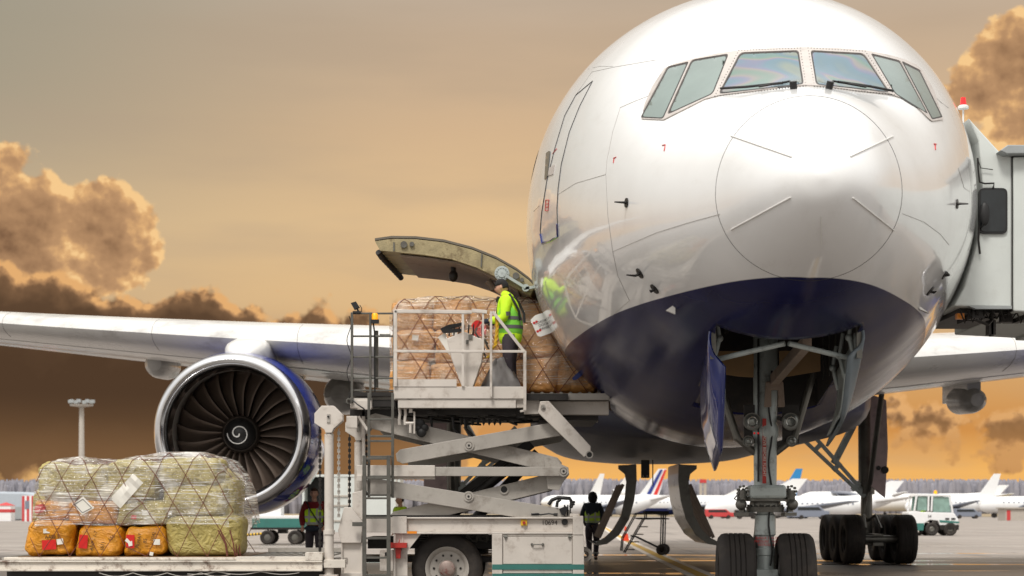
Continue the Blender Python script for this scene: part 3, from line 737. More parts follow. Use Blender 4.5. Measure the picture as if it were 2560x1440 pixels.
# ---- nose gear doors, bay furniture
mat('door_inner', (112, 122, 128), .4, var=.15, dirt=(60, 58, 58), dirtamt=.5)
def P19(px, py, d=19.2): return W(px, py, d)
def plate_from(pts, th, name, mt, parent, nrm=(1, 0, 0)):
    mb = MB(); n_ = Vector(nrm).normalized()*th; mb.loft([pts, [p+n_ for p in pts]]); return mb.build(name, mt, parent, smooth=True, angle=30)
for side, nm_, mm in ((-1, 'nose_gear_door', 'blue_gloss'), (1, 'nose_gear_door', 'door_inner')):
    mb = MB(); rows = []
    for i in range(13):                       # along the fuselage
        s = 3.25 + 1.9*i/12; row = []
        a, zt, zb, zc = fsec(s)
        zt_ = zb + .22
        for k in range(11):
            t = k/10; taper = .25 + .75*math.sin(min(1, i/5+.1)*pi/2)
            dz = (1.20 if side < 0 else .92)*t*taper; lat = BW+.03 + .05*sin(t*pi) - .13*t*t - (0.02)
            row.append(FW(s + .02*sin(k), side*lat, zt_-dz + (.012*sin(9*t+i) if 0 < k < 10 else 0)))
        rows.append(row)
    def grid(mb, rows, off):
        R_ = [[mb.bm.verts.new(p + off) for p in r] for r in rows]
        for A, B in zip(R_, R_[1:]):
            for k in range(len(A)-1): mb.bm.faces.new((A[k], A[k+1], B[k+1], B[k]))
    off = FW(0, side*.02, 0) - FW(0, 0, 0); grid(mb, rows, off)
    o = mb.build(nm_, mm, air, smooth=True, recalc=False)
    sm = o.modifiers.new('s', 'SOLIDIFY'); sm.thickness = .03; sm.offset = 0
    mb = MB(); off = FW(0, -side*.03, 0) - FW(0, 0, 0); grid(mb, [r[1:-1] for r in rows[1:-1]], off)
    q = mb.build('nose_gear_door_lining', 'stripe_teal_pale' if False else 'gear_paint', o, smooth=True, recalc=False)
    sm = q.modifiers.new('s', 'SOLIDIFY'); sm.thickness = .02; sm.offset = 0
    # two hinge arms
    for s in (3.5, 4.3, 4.9):
        mb = MB(); zz = fsec(s)[2]+.25; mb.tube([FW(s, side*(BW-.02), zz+.15), FW(s, side*(BW-.06), zz-.1), FW(s, side*(BW), zz-.35)], .022, 8); mb.ball(FW(s, side*(BW-.06), zz-.1), .04, 10, 6); mb.build('nose_gear_door_hinge', 'gear_paint', o, smooth=True)
mb = MB(); mb.tube([FW(3.2, -.02, 3.10), FW(3.5, -.68, 2.97)], .028, 10); mb.tube([FW(3.2, .02, 3.10), FW(3.5, .68, 2.97)], .028, 10); mb.build('bay_brace', 'gear_paint', air, smooth=True)
mb = MB()
for x0, x1 in ((-.72, -.16), (.14, .62)):
    p_ = [FW(5.6, x0, 3.24), FW(5.6, x1, 3.24), FW(5.6, x1, 2.93 if x0 < 0 else 3.0), FW(5.6, (x0+x1)/2+(.12 if x0 < 0 else -.12), 2.94), FW(5.6, x0, 3.0 if x0 < 0 else 2.93)]
    mb = MB(); mb.loft([p_, [q+AX*.03 for q in p_]]); mb.build('bay_panel', 'tan_panel', air)
mb = MB()
for i in range(6):
    y = 3.3+.6*i; mb.beam(FW(y, -.78, 3.95), FW(y, .78, 3.95), .06, .12)
    for sg in (-1, 1): mb.beam(FW(y, sg*.76, 2.95), FW(y, sg*.76, 4.0), .05, .06)
for i in range(7):
    a = random.uniform(-.7, .7); mb.tube([FW(3.1, a, 3.7+.15*random.random()), FW(5, a*.8, 3.8), FW(7, a*.9, 3.6)], .014, 6)
mb.build('bay_frame', 'grease_steel', air)
# ---- wings
mat('wing_paint', (208, 206, 202), .28, var=.06, vs=.6, dirt=(120, 112, 104), dirtamt=.45, ds=.5, coat=.3, stretch=(1, 1, 3))
def airfoil(c, tc_=.115, n=14):
    pts = []
    xs = [.5*(1-cos(pi*i/n)) for i in range(n+1)]
    yt = lambda x: 5*tc_*(.2969*sqrt(x)-.126*x-.3516*x*x+.2843*x**3-.1015*x**4)
    for x in reversed(xs): pts.append((x*c, (yt(x)*1.05 + .012*sin(pi*x))*c))
    for x in xs[1:-1]: pts.append((x*c, (-yt(x)*.85 + .012*sin(pi*x) - .01*sin(2*pi*x)*(x > .5))*c))
    return pts
def chord(u): return interp([(-3, 13.6), (0, 12.2), (7, 8.8), (27.4, 2.3)], u)[0] if u > 0 else 12.2 - .45*u
def wing(X0, sg):
    dzw = 0 if sg < 0 else -.17
    mb = MB(); rings = []
    for i in range(24):
        u = -2.4 + 29.8*i/23; c = chord(u); zl = 4.44 + dzw + .112*u + .0006*u*u; y0 = 34.7 + .66*u
        rings.append([Vector((X0 + sg*u, y0 + x, zl + z - .018*x)) for x, z in airfoil(c)])
    mb.loft(rings); w = mb.build('wing', 'wing_paint', air, smooth=True, angle=50)
    # slat / flap joints as thin dark battens let into the skin
    mb = MB()
    for u in (1.0, 4.6, 8.2, 12.4, 16.6, 21):
        c = chord(u); zl = 4.44 + dzw + .112*u + .0006*u*u; y0 = 34.7 + .66*u
        A = airfoil(c); P = [Vector((X0+sg*u, y0+x, zl+z-.018*x)) for x, z in A if x < .16*c]
        mb.tube([p for p in P], .007, 5)
    for zz in (0.15, .72):
        P = []
        for i in range(14):
            u = .5 + 2*i; c = chord(u); zl = 4.44 + dzw + .112*u + .0006*u*u; A = airfoil(c)
            low = min(A[15:], key=lambda a: abs(a[0]-zz*c)); P.append(Vector((X0+sg*u, 34.7+.66*u+low[0], zl+low[1]-.018*low[0])))
        mb.tube(P, .008, 5)
    mb.build('wing_joint', 'seam', w)
    for (px, py, d, r, ln) in ([(385, 910, 46.5, .36, 2.4), (850, 985, 45.0, .50, 3.5)] if sg < 0 else [(2446, 1000, 43.0, .33, 2.0)]):
        mb = MB(); mb.lathe([(0, 0), (.06, r*.5), (.25, r*.82), (.7, r), (1.8, r*1.05), (ln*.7, r*.75), (ln, .05)], W(px, py, d), (0, 1, .05), 24, sy=1.0)
        mb.build('flap_track_fairing', 'wing_paint', w, smooth=True)
        mb = MB(); c_ = W(px, py, d); mb.loft([[c_+Vector((a, b, z)) for a, b in ((-r*.5, .4), (r*.5, .4), (r*.3, 3.2), (-r*.3, 3.2))] for z in (.1, .75)]); mb.build('fairing_fillet', 'wing_paint', w)
    return w
wing(0.0, -1); wing(6.2, 1)
# ---- belly fairing
mb = MB(); rings = []
for s, hw, zb, zt in ((15.5, 1.2, 2.55, 3.4), (16.3, 2.2, 2.60, 4.0), (17.5, 2.9, 2.62, 4.4), (19, 3.25, 2.62, 4.7), (22, 3.35, 2.64, 4.8), (30, 3.35, 2.68, 4.8), (35, 3.2, 2.70, 4.7), (37.5, 2.4, 2.75, 4.0), (39, 1.2, 2.8, 3.4)):
    sh = -.1 - .6*smoothstep(17, 32, s); r = []
    for k in range(40):
        a = 2*pi*k/40; ca, sa = cos(a), sin(a); e = .62
        x = hw*math.copysign(abs(ca)**e, ca); z = (zb+zt)/2 + (zt-zb)/2*math.copysign(abs(sa)**e, sa); r.append(FW(s, sh+x, z))
    rings.append(r)
mat('belly_paint', (26, 28, 52), .42, var=.2)
mb.loft(rings); mb.build('belly_fairing', 'belly_paint', air, smooth=True)
# fin and tailplane
mb = MB(); rings = []
for h in (0, 1):
    z = 8.2 + 9.6*h; c = 8.2 - 4.8*h; y0 = 50 + 7.0*h; rings.append([FW(y0+x, y, z) for x, y in airfoil(c, .10)])
mb.loft(rings); mb.build('tail_fin', 'wing_paint', air, smooth=True)
for sg in (-1, 1):
    mb = MB(); rings = []
    for h in (0, 1): rings.append([FW(54+5*h+x, sg*(.8+9.5*h), 6.9+.8*h+z) for x, z in airfoil(5.6-3.4*h, .1)])
    mb.loft(rings); mb.build('tailplane', 'wing_paint', air, smooth=True)
# ---- engine
EX, EY, EZ = -5.81, 36.3, 3.00
def engine(EX, full=True):
    o = (EX, EY, EZ); m = MB()
    m.lathe([(.34, 1.632), (.8, 1.71), (1.5, 1.755), (2.4, 1.74), (3.5, 1.56), (4.3, 1.36), (4.32, 1.30), (3.0, 1.30), (1.9, 1.42), (.6, 1.35)], o, n=96, closed=True)
    e = m.build('engine', 'cowl_blue', air, smooth=True, angle=50)
    m = MB(); m.lathe([(.60, 1.298), (.30, 1.315), (.12, 1.355), (.03, 1.41), (0, 1.465), (.02, 1.52), (.09, 1.57), (.2, 1.605), (.345, 1.638), (.6, 1.5)], o, n=96, closed=True); m.build('intake_lip', 'chrome', e, smooth=True, angle=60)
    m = MB(); m.lathe([(.60, 1.297), (.9, 1.31), (1.3, 1.37), (1.62, 1.405), (2.3, 1.405), (2.3, 1.5), (.6, 1.5)], o, n=96, closed=True); m.build('intake_duct', 'duct_grey', e, smooth=True, angle=60)
    m = MB(); m.lathe([(2.2, 1.4), (2.2, 0)], o, n=48); m.lathe([(3.0, 0), (3.0, 1.0), (5.6, .55), (6.4, .1)], o, n=32); m.build('engine_core', 'dark_metal', e, smooth=True)
    m = MB(); NB = 24
    for b in range(NB):
        t0 = 2*pi*b/NB; rows = []
        for i in range(11):
            f = i/10; r = .34 + 1.055*f; th = t0 + .09*sin(pi*f*.9) - .04*f; row = []
            w = .09 + .21*f - .05*f*f; pitch = radians(30 + 32*f)
            for k in range(5):
                q = (k/4-.5); tang = q*2*w*sin(pitch)*1.0; axl = 1.66 + q*2*w*cos(pitch)*1.15 - .06*sin(pi*f) + .03*(1-4*q*q); a = th + tang/r
                row.append(m.bm.verts.new(Vector(o) + Vector((r*cos(a), axl, r*sin(a)))))
            rows.append(row)
        for A, B in zip(rows, rows[1:]):
            for k in range(4): m.bm.faces.new((A[k], A[k+1], B[k+1], B[k]))
    fo = m.build('fan', 'fan_metal', e, smooth=True, recalc=False, angle=80); sm = fo.modifiers.new('s', 'SOLIDIFY'); sm.thickness = .012
    prof = [(1.08, 0), (1.085, .06), (1.13, .16), (1.22, .26), (1.36, .335), (1.40, .345)]
    m = MB(); m.lathe(prof + [(1.7, .34)], o, n=48); sp_ = m.build('spinner', 'black', e, smooth=True, angle=60)
    m = MB(); m.lathe([(1.385, .335), (1.37, .37), (1.42, .40), (1.75, .41), (1.75, .3)], o, n=48, closed=True); m.build('spinner_ring', 'ring_metal', e, smooth=True)
    m = MB(); P = []
    for i in range(60):
        f = i/59; a = -.35 - f*2*pi*1.45; r = .022 + .225*f**.8
        ax = interp([(p[1], p[0]) for p in prof], r)[0]; P.append(Vector(o) + Vector((r*cos(a), ax-.004, r*sin(a))))
    m.tube(P, [.017-.007*(i/59) for i in range(60)], 8); m.build('spinner_spiral', 'white_paint', e, smooth=True)
    # pylon
    m = MB(); rings = []
    for y, hw, z0, z1 in ((37.0, .12, 4.55, 4.62), (37.25, .34, 4.45, 4.86), (37.7, .46, 4.4, 5.02), (38.6, .5, 4.3, 5.18), (40.5, .48, 4.1, 5.2), (44.5, .35, 3.9, 5.0), (48, .1, 4.4, 4.9)):
        r = []
        for k in range(20):
            a = 2*pi*k/20; r.append(Vector((EX+.12+hw*math.copysign(abs(cos(a))**.7, cos(a)), y, (z0+z1)/2+(z1-z0)/2*math.copysign(abs(sin(a))**.7, sin(a)))))
        rings.append(r)
    m.loft(rings); m.build('pylon', 'wing_paint', e, smooth=True)
mat('duct_grey', (128, 122, 116), .35, .2, var=.05)
mat('fan_metal', (108, 94, 84), .5, .35, var=.12)
mat('ring_metal', (74, 66, 60), .35, .7, var=.1)
engine(EX); engine(14.25)
# ---- wheels
def wheel_parts(c, axis, R, w, parent, rimc='gear_paint', side=1, hub=.52):
    """tyre part with its rim as child; axis = unit vector outward"""
    c = Vector(c); ax = Vector(axis).normalized(); h = w/2
    rb = R*hub
    prof = [(-h*.72, rb), (-h*.9, rb*1.06), (-h, R*.80), (-h*.95, R*.90), (-h*.78, R*.975), (-h*.62, R*.993)]
    for g in (-.40, -.13, .13, .40): prof += [(h*(g-.035), R*.998), (h*(g-.02), R*.975), (h*(g+.02), R*.975), (h*(g+.035), R*.998)]
    prof += [(h*.62, R*.993), (h*.78, R*.975), (h*.95, R*.90), (h, R*.80), (h*.9, rb*1.06), (h*.72, rb)]
    m = MB(); m.lathe(prof, c, ax, 48, closed=True); t = m.build('tyre', 'rubber', parent, smooth=True, angle=40)
    m = MB(); m.lathe([(-h*.7, 0), (-h*.7, rb*.9), (-h*.8, rb*1.02), (h*.8, rb*1.02), (h*.72, rb*.92), (h*.35, rb*.80), (h*.3, rb*.45), (h*.55, rb*.38), (h*.6, 0)], c, ax, 36); m.build('rim', rimc, t, smooth=True, angle=35)
    u = ax.cross(Vector((0, 0, 1))).normalized(); v = u.cross(ax); m = MB()
    for k in range(10):
        a = 2*pi*k/10; p = c + (u*cos(a)+v*sin(a))*rb*.62; m.tube([p+ax*h*.28, p+ax*h*.40], rb*.06, 6)
    m.build('rim_bolt_ring', 'dark_metal', t)
    return t
# ---- nose gear
ng = FW(5.9, 0, 0); NX, NY = ng.x, ng.y; lat = Vector((cos(PSI), -sin(PSI), 0))
def NP(px, py, dy=0): return Vector((PX(px, NY+dy), NY+dy, PZ(py, NY+dy)))
mb = MB(); mb.lathe([(1.66, .0), (1.66, .135), (2.2, .14), (2.25, .165), (2.35, .165), (2.4, .14), (3.85, .15), (3.85, 0)], (NX, NY, 0), (0, 0, 1), 28)
leg = mb.build('nose_gear', 'gear_paint', air, smooth=True, angle=30)
mb = MB(); mb.lathe([(.50, 0), (.50, .10), (.60, .115), (.64, .10), (.82, .10), (.83, .115), (.90, .115), (.91, .10), (1.05, .105), (1.07, .125), (1.30, .125), (1.32, .10), (1.36, .10), (1.36, 0)], (NX, NY, 0), (0, 0, 1), 28)
mb.build('shock_strut', 'gear_paint', leg, smooth=True, angle=30)
mb = MB(); mb.lathe([(1.34, 0), (1.34, .22), (1.40, .23), (1.42, .19), (1.47, .18), (1.47, .26), (1.52, .26), (1.52, 0)], (NX, NY, 0), (0, 0, 1), 28)
for k in range(18):
    a = 2*pi*k/18; p = Vector((NX+.205*cos(a), NY+.205*sin(a), 1.40)); mb.tube([p, p+Vector((0, 0, .03))], .014, 6)
mb.build('steering_collar', 'grease_steel', leg, smooth=True, angle=30)
mb = MB(); x0, x1 = NX-.21, NX+.21; mb.box(x0, x1, NY-.30, NY+.15, 1.50, 1.66); mb.build('steering_box', 'gear_paint', leg, bevel=.035)
for sg in (-1, 1):
    c = Vector((NX + sg*.285, NY-.05, 0)); mb = MB()
    mb.ball(c + Vector((sg*.02, -.08, 1.43)), .068, 16, 10); mb.box(c.x-.08, c.x+.06, NY-.2, NY+.1, 1.295, 1.335)
    mb.tube([c+Vector((0, 0, 1.34)), c+Vector((0, 0, 1.40))], .04, 10); mb.tube([c+Vector((-.0, -.06, 1.49)), c+Vector((0, -.06, 1.60))], .055, 10)
    for k in range(9):
        a = 2*pi*k/9; p = c + Vector((.062*cos(a), -.10, 1.585+.062*sin(a))); mb.tube([p, p+Vector((0, .05, 0))], .017, 6)
    for q in range(5):
        mb.tube([c + Vector((random.uniform(-.08, .05), -.05, 1.62)), c + Vector((random.uniform(-.12, .08), -.1, 1.5)), c + Vector((random.uniform(-.06, .03), -.08, 1.42))], .010, 6)
    mb.build('steering_actuator', 'grease_steel', leg, smooth=True, angle=40)
    # lamps
    px = 1881 if sg < 0 else 1977
    for (lx, ly, r) in ((px, 1054, .092), (1871 if sg < 0 else 1980, 1103, .058)):
        p = NP(lx, ly, -.15); mb = MB(); mb.lathe([(.0, r), (.0, r*1.14), (.03, r*1.16), (.13, r*.7), (.14, 0)], p, (0, 1, 0), 24); l_ = mb.build('landing_light', 'grease_steel', leg, smooth=True)
        mb = MB(); mb.lathe([(-.012, 0), (-.008, r*.6), (.004, r*1.0), (.01, r*1.0), (.01, 0)], p, (0, 1, 0), 24); mb.build('light_lens', 'lens', l_, smooth=True)
        mb = MB(); mb.lathe([(-.018, r*.55), (-.022, r*.62), (-.012, r*.66), (-.008, r*.55)], p, (0, 1, 0), 24, closed=True); mb.build('light_ring', 'steel', l_, smooth=True)
    mb = MB(); p = NP(px, 1078, -.05); mb.box(p.x-.10, p.x+.10, p.y, p.y+.03, 2.16, 2.62)
    mb.beam(p+Vector((0, .03, .12)), Vector((NX, NY, p.z+.2)), .05, .05); mb.beam(p+Vector((0, .03, -.1)), Vector((NX, NY, p.z-.2)), .05, .05)
    mb.build('light_bracket', 'dark_metal', leg)
    # side braces up into the bay
    mb = MB(); mb.tube([Vector((NX+sg*.12, NY, 2.05)), Vector((NX+sg*.34, NY-.05, 2.22)), Vector((NX+sg*.66, NY+.1, 3.25))], .045, 10); mb.build('side_brace', 'grease_steel', leg, smooth=True)
p = NP(1886, 1083, -.32); mb = MB(); mb.ball(p, .012, 8, 6); mb.ball(p+Vector((.045, 0, 0)), .012, 8, 6); mb.build('red_indicator', 'red_lamp', leg)
mb = MB(); a = FW(3.3, .22, 3.12); b = NP(1936, 950, -.25)
mb.beam(a, b, .10, .13); fk = [(-.10, -.02), (.10, -.02), (.12, -.32), (.04, -.32), (.04, -.12), (-.04, -.12), (-.04, -.32), (-.12, -.32)]
mb.prism([(b.x+x, b.z+z) for x, z in fk], b.y-.04, b.y+.04); mb.build('drag_brace', 'liner', leg, bevel=.01)
mb = MB(); mb.box(NX-.055, NX-.01, NY-.155, NY-.148, 1.68, 2.45); rb = mb.build('warning_streamer', 'red_paint', leg)
text('streamer_lettering', 'REMOVE BEFORE FLIGHT', .05, (NX-.033, NY-.158, 2.04), (radians(90), radians(90), 0), 'paper', leg)
text('strut_lettering', 'SHOCK STRUT\nPRESSURE ONLY\nNITROGEN', .04, (NX, NY-.118, .99), (radians(90), 0, 0), 'red_label', leg)
mb = MB(); mb.prism([(NX-.14, .70), (NX-.10, 1.30), (NX-.06, 1.30), (NX-.08, .66)], NY+.1, NY+.16); mb.prism([(NX+.14, .70), (NX+.10, 1.30), (NX+.06, 1.30), (NX+.08, .66)], NY+.1, NY+.16)
mb.beam((NX, NY+.16, 1.3), (NX, NY+.5, .98), .16, .05); mb.beam((NX, NY+.5, .98), (NX, NY+.12, .62), .16, .05); mb.build('torque_link', 'grease_steel', leg, bevel=.008)
mb = MB(); mb.tube([Vector((NX, NY, .545)) - lat*.36, Vector((NX, NY, .545)) + lat*.36], .06, 14); mb.box(NX-.13, NX+.13, NY-.17, NY+.1, .46, .66); mb.build('axle', 'gear_paint', leg, smooth=True, bevel=.01)
mb = MB(); mb.tube([Vector((NX+.04, NY-.14, z)) + Vector((.02*sin(z*9), 0, 0)) for z in [.7+.08*i for i in range(30)]], .012, 6)
mb.tube([Vector((NX-.10, NY-.13, z)) for z in (1.7, 2.0, 2.6, 3.4)], .014, 6); mb.build('hydraulic_hose', 'black', leg, smooth=True)
for sg in (-1, 1): wheel_parts(Vector((NX, NY, .545)) + lat*sg*.352, lat*sg, .545, .44, leg, 'white_paint')
# ---- main gear
def maingear(X0, inn, door):
    Y0 = 46.4; mb = MB(); mb.tube([(X0, Y0, .75), (X0, Y0, 1.9)], .15, 20); mb.tube([(X0, Y0, 1.8), (X0, Y0+.1, 4.8)], .21, 20)
    g_ = mb.build('main_gear', 'grease_steel', air, smooth=True)
    mb = MB(); mb.beam((X0, Y0-1.5, .62), (X0, Y0+1.5, .62), .26, .30)
    for k in (-1, 0, 1): mb.tube([(X0-.72, Y0+1.45*k, .635), (X0+.72, Y0+1.45*k, .635)], .10, 12)
    mb.build('bogie_beam', 'grease_steel', g_, smooth=True, angle=40)
    for k in (-1, 0, 1):
        for sg in (-1, 1): wheel_parts((X0+sg*.66, Y0+1.45*k, .635), (sg, 0, 0), .635, .50, g_, 'dark_metal')
    mb = MB(); a = Vector((X0 + inn*.05, Y0-.1, 1.75)); b = Vector((X0+inn*1.75, Y0-.3, 3.45))
    n_ = (b-a).normalized().cross(Vector((0, 1, 0)))
    for o_ in (-.12, .12): mb.beam(a+n_*o_*.3, b+n_*o_*1.2, .08, .09)
    for f in (.15, .45, .75, .95): q = a.lerp(b, f); mb.beam(q-n_*.14, q+n_*.14, .08, .12)
    mb.beam(a.lerp(b, .5), (X0+inn*.35, Y0, 3.6), .10, .16)
    mb.build('side_strut', 'gear_paint', g_, smooth=True, angle=40)
    mb = MB(); mb.tube([(X0, Y0-.3, 1.9), (X0, Y0-1.9, 4.3)], .07, 10); mb.tube([(X0+inn*.1, Y0-.22, 1.0), (X0+inn*.12, Y0-.3, 1.4), (X0, Y0-.25, 1.9)], .03, 8)
    mb.tube([(X0-.2, Y0-.9, .9), (X0-.15, Y0-.4, 1.25), (X0, Y0-.2, 1.1)], .035, 8); mb.tube([(X0+.2, Y0-.9, .9), (X0+.15, Y0-.4, 1.25), (X0, Y0-.2, 1.1)], .035, 8)
    mb.build('drag_strut', 'grease_steel', g_, smooth=True)
    if door:
        m = MB(); m.pprism([(2176, 985), (2216, 1000), (2220, 1120), (2213, 1245), (2176, 1215)], Y0-.45, .06); d_ = m.build('leg_door', 'door_mauve', g_, bevel=.01)
        m = MB()
        for px, py in ((2196, 1170), (2212, 1175)): p = W(px, py, Y0-.46); m.tube([p, p+Vector((0, -.02, 0))], .1 if px > 2200 else .06, 16)
        m.build('door_fitting', 'dark_metal', d_, smooth=True)
    else:
        m = MB(); m.box(X0-.75, X0-.15, Y0-.5, Y0-.45, 1.8, 4.4); m.build('leg_door', 'door_mauve', g_, bevel=.01)
mat('door_mauve', (196, 172, 172), .45, var=.08, dirt=(96, 84, 82), dirtamt=.4, ds=2)
maingear(9.33, -1, True); maingear(-1.55, 1, False)
# main gear bay doors hanging open under the belly
def bellydoor(mir):
    f = (lambda p: p) if not mir else (lambda p: (3280-p[0]+8, p[1]))
    outr = [(1591, 1161), (1592, 1200), (1586, 1250), (1573, 1298), (1548, 1338), (1518, 1360), (1495, 1364), (1488, 1358)]
    innr = [(1500, 1350), (1512, 1344), (1534, 1322), (1553, 1288), (1562, 1245), (1566, 1205), (1562, 1185), (1546, 1172), (1546, 1163)]
    d = 44.2; mb = MB(); ring = [Vector((PX(f(p)[0], d), d, PZ(f(p)[1], d))) for p in outr+innr]
    mb.loft([ring, [q+Vector((.0, .12, 0)) for q in ring]]); o = mb.build('belly_door', 'grease_steel', air, smooth=True, angle=30)
    ring = [Vector((PX(f(p)[0], d), d+.12, PZ(f(p)[1], d))) for p in outr] ; r2 = [q + Vector((.05 if mir else -.05, 0, .03)) for q in ring]
    mb = MB(); mb.loft([ring+r2[::-1], [q+Vector((0, 2.9, 0)) for q in ring+r2[::-1]]]); mb.build('belly_door_skin', 'wing_paint', o, smooth=True)
    mb = MB()
    for k in range(4):
        y = d+.35+.75*k; a = Vector((PX(f((1560, 0))[0], d), y, PZ(1210, d))); b = Vector((PX(f((1500, 0))[0], d), y, PZ(1345, d))); mb.beam(a, b, .07, .08)
    mb.build('belly_door_rib', 'liner', o)
bellydoor(False); bellydoor(True)
mb = MB(); mb.pbox(1603, 1150, 1624, 1195, 40, .08); q = mb.build('belly_sensor', 'black', air, bevel=.01)
mb = MB()
for px in (1608, 1618): p = W(px, 1190, 39.99); mb.ball(p, .018, 8, 6)
mb.build('sensor_stud', 'steel', q)
mb = MB(); mb.tube([W(1632, 1150, 40), W(1632, 1215, 40)], .014, 6); mb.build('belly_aerial', 'dark_metal', air)

# ================================================================ JET BRIDGE
JD = 22.4
jb = thing('jet_bridge', (PX(2470, JD), JD, 0), 'pale grey jet bridge cab docked on the far side of the fuselage, small dark window', 'jet bridge')
mb = MB(); mb.prism([(5.62, PZ(765, JD)), (5.75, 4.2), (5.93, 4.8), (5.99, 5.4), (5.93, 6.05), (5.80, 6.35), (PX(2500, JD), PZ(380, JD)), (PX(2530, JD), PZ(392, JD)), (PX(2530, JD), PZ(768, JD))], JD, JD+2.6)
mb.build('cab_wall', 'bridge_white', jb, bevel=.02)
mb = MB(); mb.pprism([(2422, 765), (2440, 772), (2530, 772), (2530, 765)], JD-.04, .1); mb.build('cab_sill', 'bridge_grey', jb)
mb = MB(); mb.pprism([(2534, 392), (2700, 386), (2760, 790), (2534, 778)], JD-.05, 3.0); mb.prism([(PX(2700, JD), 3.8), (16, 3.5), (16, 6.1), (PX(2700, JD), 5.9)], JD+.1, JD+2.9); mb.build('tunnel_wall', 'bridge_white', jb, bevel=.02)
mb = MB(); mb.pprism([(2500, 376), (2520, 362), (2760, 362), (2760, 380), (2518, 384)], JD-.2, 3.2); mb.build('roof_edge', 'bridge_grey', jb, bevel=.01)
mb = MB(); mb.pbox(2530, 384, 2534, 778, JD-.02, .1); mb.build('wall_joint', 'dark_metal', jb)
mb = MB(); mb.prism([(a, b) for a, b in roundpoly([(PX(2446, JD), PZ(471, JD)), (PX(2517, JD), PZ(471, JD)), (PX(2517, JD), PZ(585, JD)), (PX(2446, JD), PZ(585, JD))], .2)], JD-.03, JD+.02); wf = mb.build('cab_window', 'black', jb)
mb = MB(); mb.prism([(a, b) for a, b in roundpoly([(PX(2450, JD), PZ(476, JD)), (PX(2512, JD), PZ(476, JD)), (PX(2512, JD), PZ(580, JD)), (PX(2450, JD), PZ(580, JD))], .18)], JD-.037, JD-.031); mb.build('window_glass', 'window_dark', wf)
mb = MB(); mb.tube([W(2444, 395, JD-.04), W(2446, 430, JD-.04), W(2449, 455, JD-.04), W(2462, 459, JD-.04), W(2485, 458, JD-.04), W(2483, 470, JD-.04)], .012, 6)
mb.tube([W(2445, 400, JD-.04), W(2452, 420, JD-.04), W(2482, 424, JD-.04)], .006, 6); mb.tube([W(2447, 570, JD-.05), W(2446, 600, JD-.05), W(2450, 635, JD-.05)], .014, 6)
mb.build('conduit', 'dark_metal', jb, smooth=True)
mb = MB(); mb.ball(W(2462, 535, JD-.12), .10, 12, 8, (.6, .3, 1.5)); mb.tube([W(2450, 575, JD-.02), W(2458, 560, JD-.12)], .012, 6); mb.build('cab_mirror', 'black', jb, smooth=True)
mb = MB()
for i in range(26):
    x = random.uniform(2395, 2560); w = random.uniform(10, 34); mb.pbox(x, 766+random.uniform(0, 10), x+w, 785+random.uniform(0, 22), JD+random.uniform(0, 1.8), random.uniform(.1, .5))
mb.pbox(2400, 770, 2700, 782, JD+.2, 2.0); mb.pbox(2478, 780, 2484, 840, JD+.3, .1); mb.pbox(2472, 800, 2490, 836, JD+.3, .16); mb.tube([W(2440, 800, JD), W(2470, 812, JD+.1), W(2480, 800, JD+.2)], .02, 6)
for i in range(8): mb.tube([W(2400+20*i, 775, JD+.1), W(2412+20*i, 800+random.uniform(-6, 8), JD+.2), W(2425+20*i, 776, JD+.1)], .014, 6)
mb.build('undercarriage', 'dark_metal', jb, bevel=.005)
mb = MB(); mb.pbox(2393, 783, 2411, 797, JD+.2, .1); mb.build('amber_marker', 'orange_plastic', jb)
bp_ = W(2408, 272, JD+.6); mb = MB(); mb.tube([bp_+Vector((0, 0, -.9)), bp_], .012, 6); mb.lathe([(0, 0), (0, .07), (.03, .07), (.045, .05), (.05, 0)], bp_, (0, 0, 1), 20); bb = mb.build('beacon_base', 'white_paint', jb, smooth=True)
mb = MB(); mb.lathe([(.05, .042), (.145, .032), (.155, 0)], bp_, (0, 0, 1), 20); mb.build('beacon_lens', 'red_lamp', bb, smooth=True)
mb = MB(); mb.box(13.4, 14.0, JD+.8, JD+1.4, 0, 3.6); mb.box(12.9, 14.5, JD+.4, JD+1.8, 0, .3); mb.build('support_column', 'bridge_grey', jb, bevel=.03)
# ================================================================ CARGO LOADER
ld = thing('cargo_loader', (PX(1150, 26.8), 26.8, 0), 'white scissor lift cargo loader with raised platform and grey ladder', 'cargo loader')
D = 25.3
S_ = F / D
def Q(px, py, dy=0): return W(px, py, D+dy) if dy == 0 else Vector((PX(px, D), D+dy, PZ(py, D)))
def QB(mb, px0, py0, px1, py1, dy=0.0, t=.1):      # box with pixel-read outline at the near plane, pushed back dy
    mb.box(PX(px0, D), PX(px1, D), D+dy, D+dy+t, PZ(py1, D), PZ(py0, D)); return mb
def QP(mb, poly, dy=0.0, t=.1): mb.prism([(PX(x, D), PZ(y, D)) for x, y in poly], D+dy, D+dy+t); return mb
FAR = 3.0
# chassis
mb = MB()
for dy in (0, FAR):
    QB(mb, 1015, 1293, 1432, 1297, dy, .16); QB(mb, 1015, 1330, 1432, 1335, dy, .16); QB(mb, 1015, 1297, 1432, 1330, dy+.06, .05)
    QB(mb, 907, 1293, 1015, 1331, dy+.02, .14); QB(mb, 981, 1291, 1017, 1334, dy-.012, .05)
QB(mb, 1432, 1290, 1458, 1337, -.01, FAR+.2); QB(mb, 1425, 1284, 1448, 1292, .05, .3)
ch = mb.build('chassis', 'loader_white', ld, bevel=.006)
mb = MB(); QB(mb, 870, 1288, 1425, 1293, .2, FAR-.3); QB(mb, 905, 1345, 1230, 1375, 1.0, 1.2); QB(mb, 870, 1395, 1230, 1410, .9, 1.4); mb.build('chassis_deck', 'dark_metal', ch)
mb = MB(); QB(mb, 1302, 1299, 1318, 1314, .03, .04); p = Q(1310, 1307, .03); mb.build('emergency_stop', 'yellow', ch, bevel=.004)
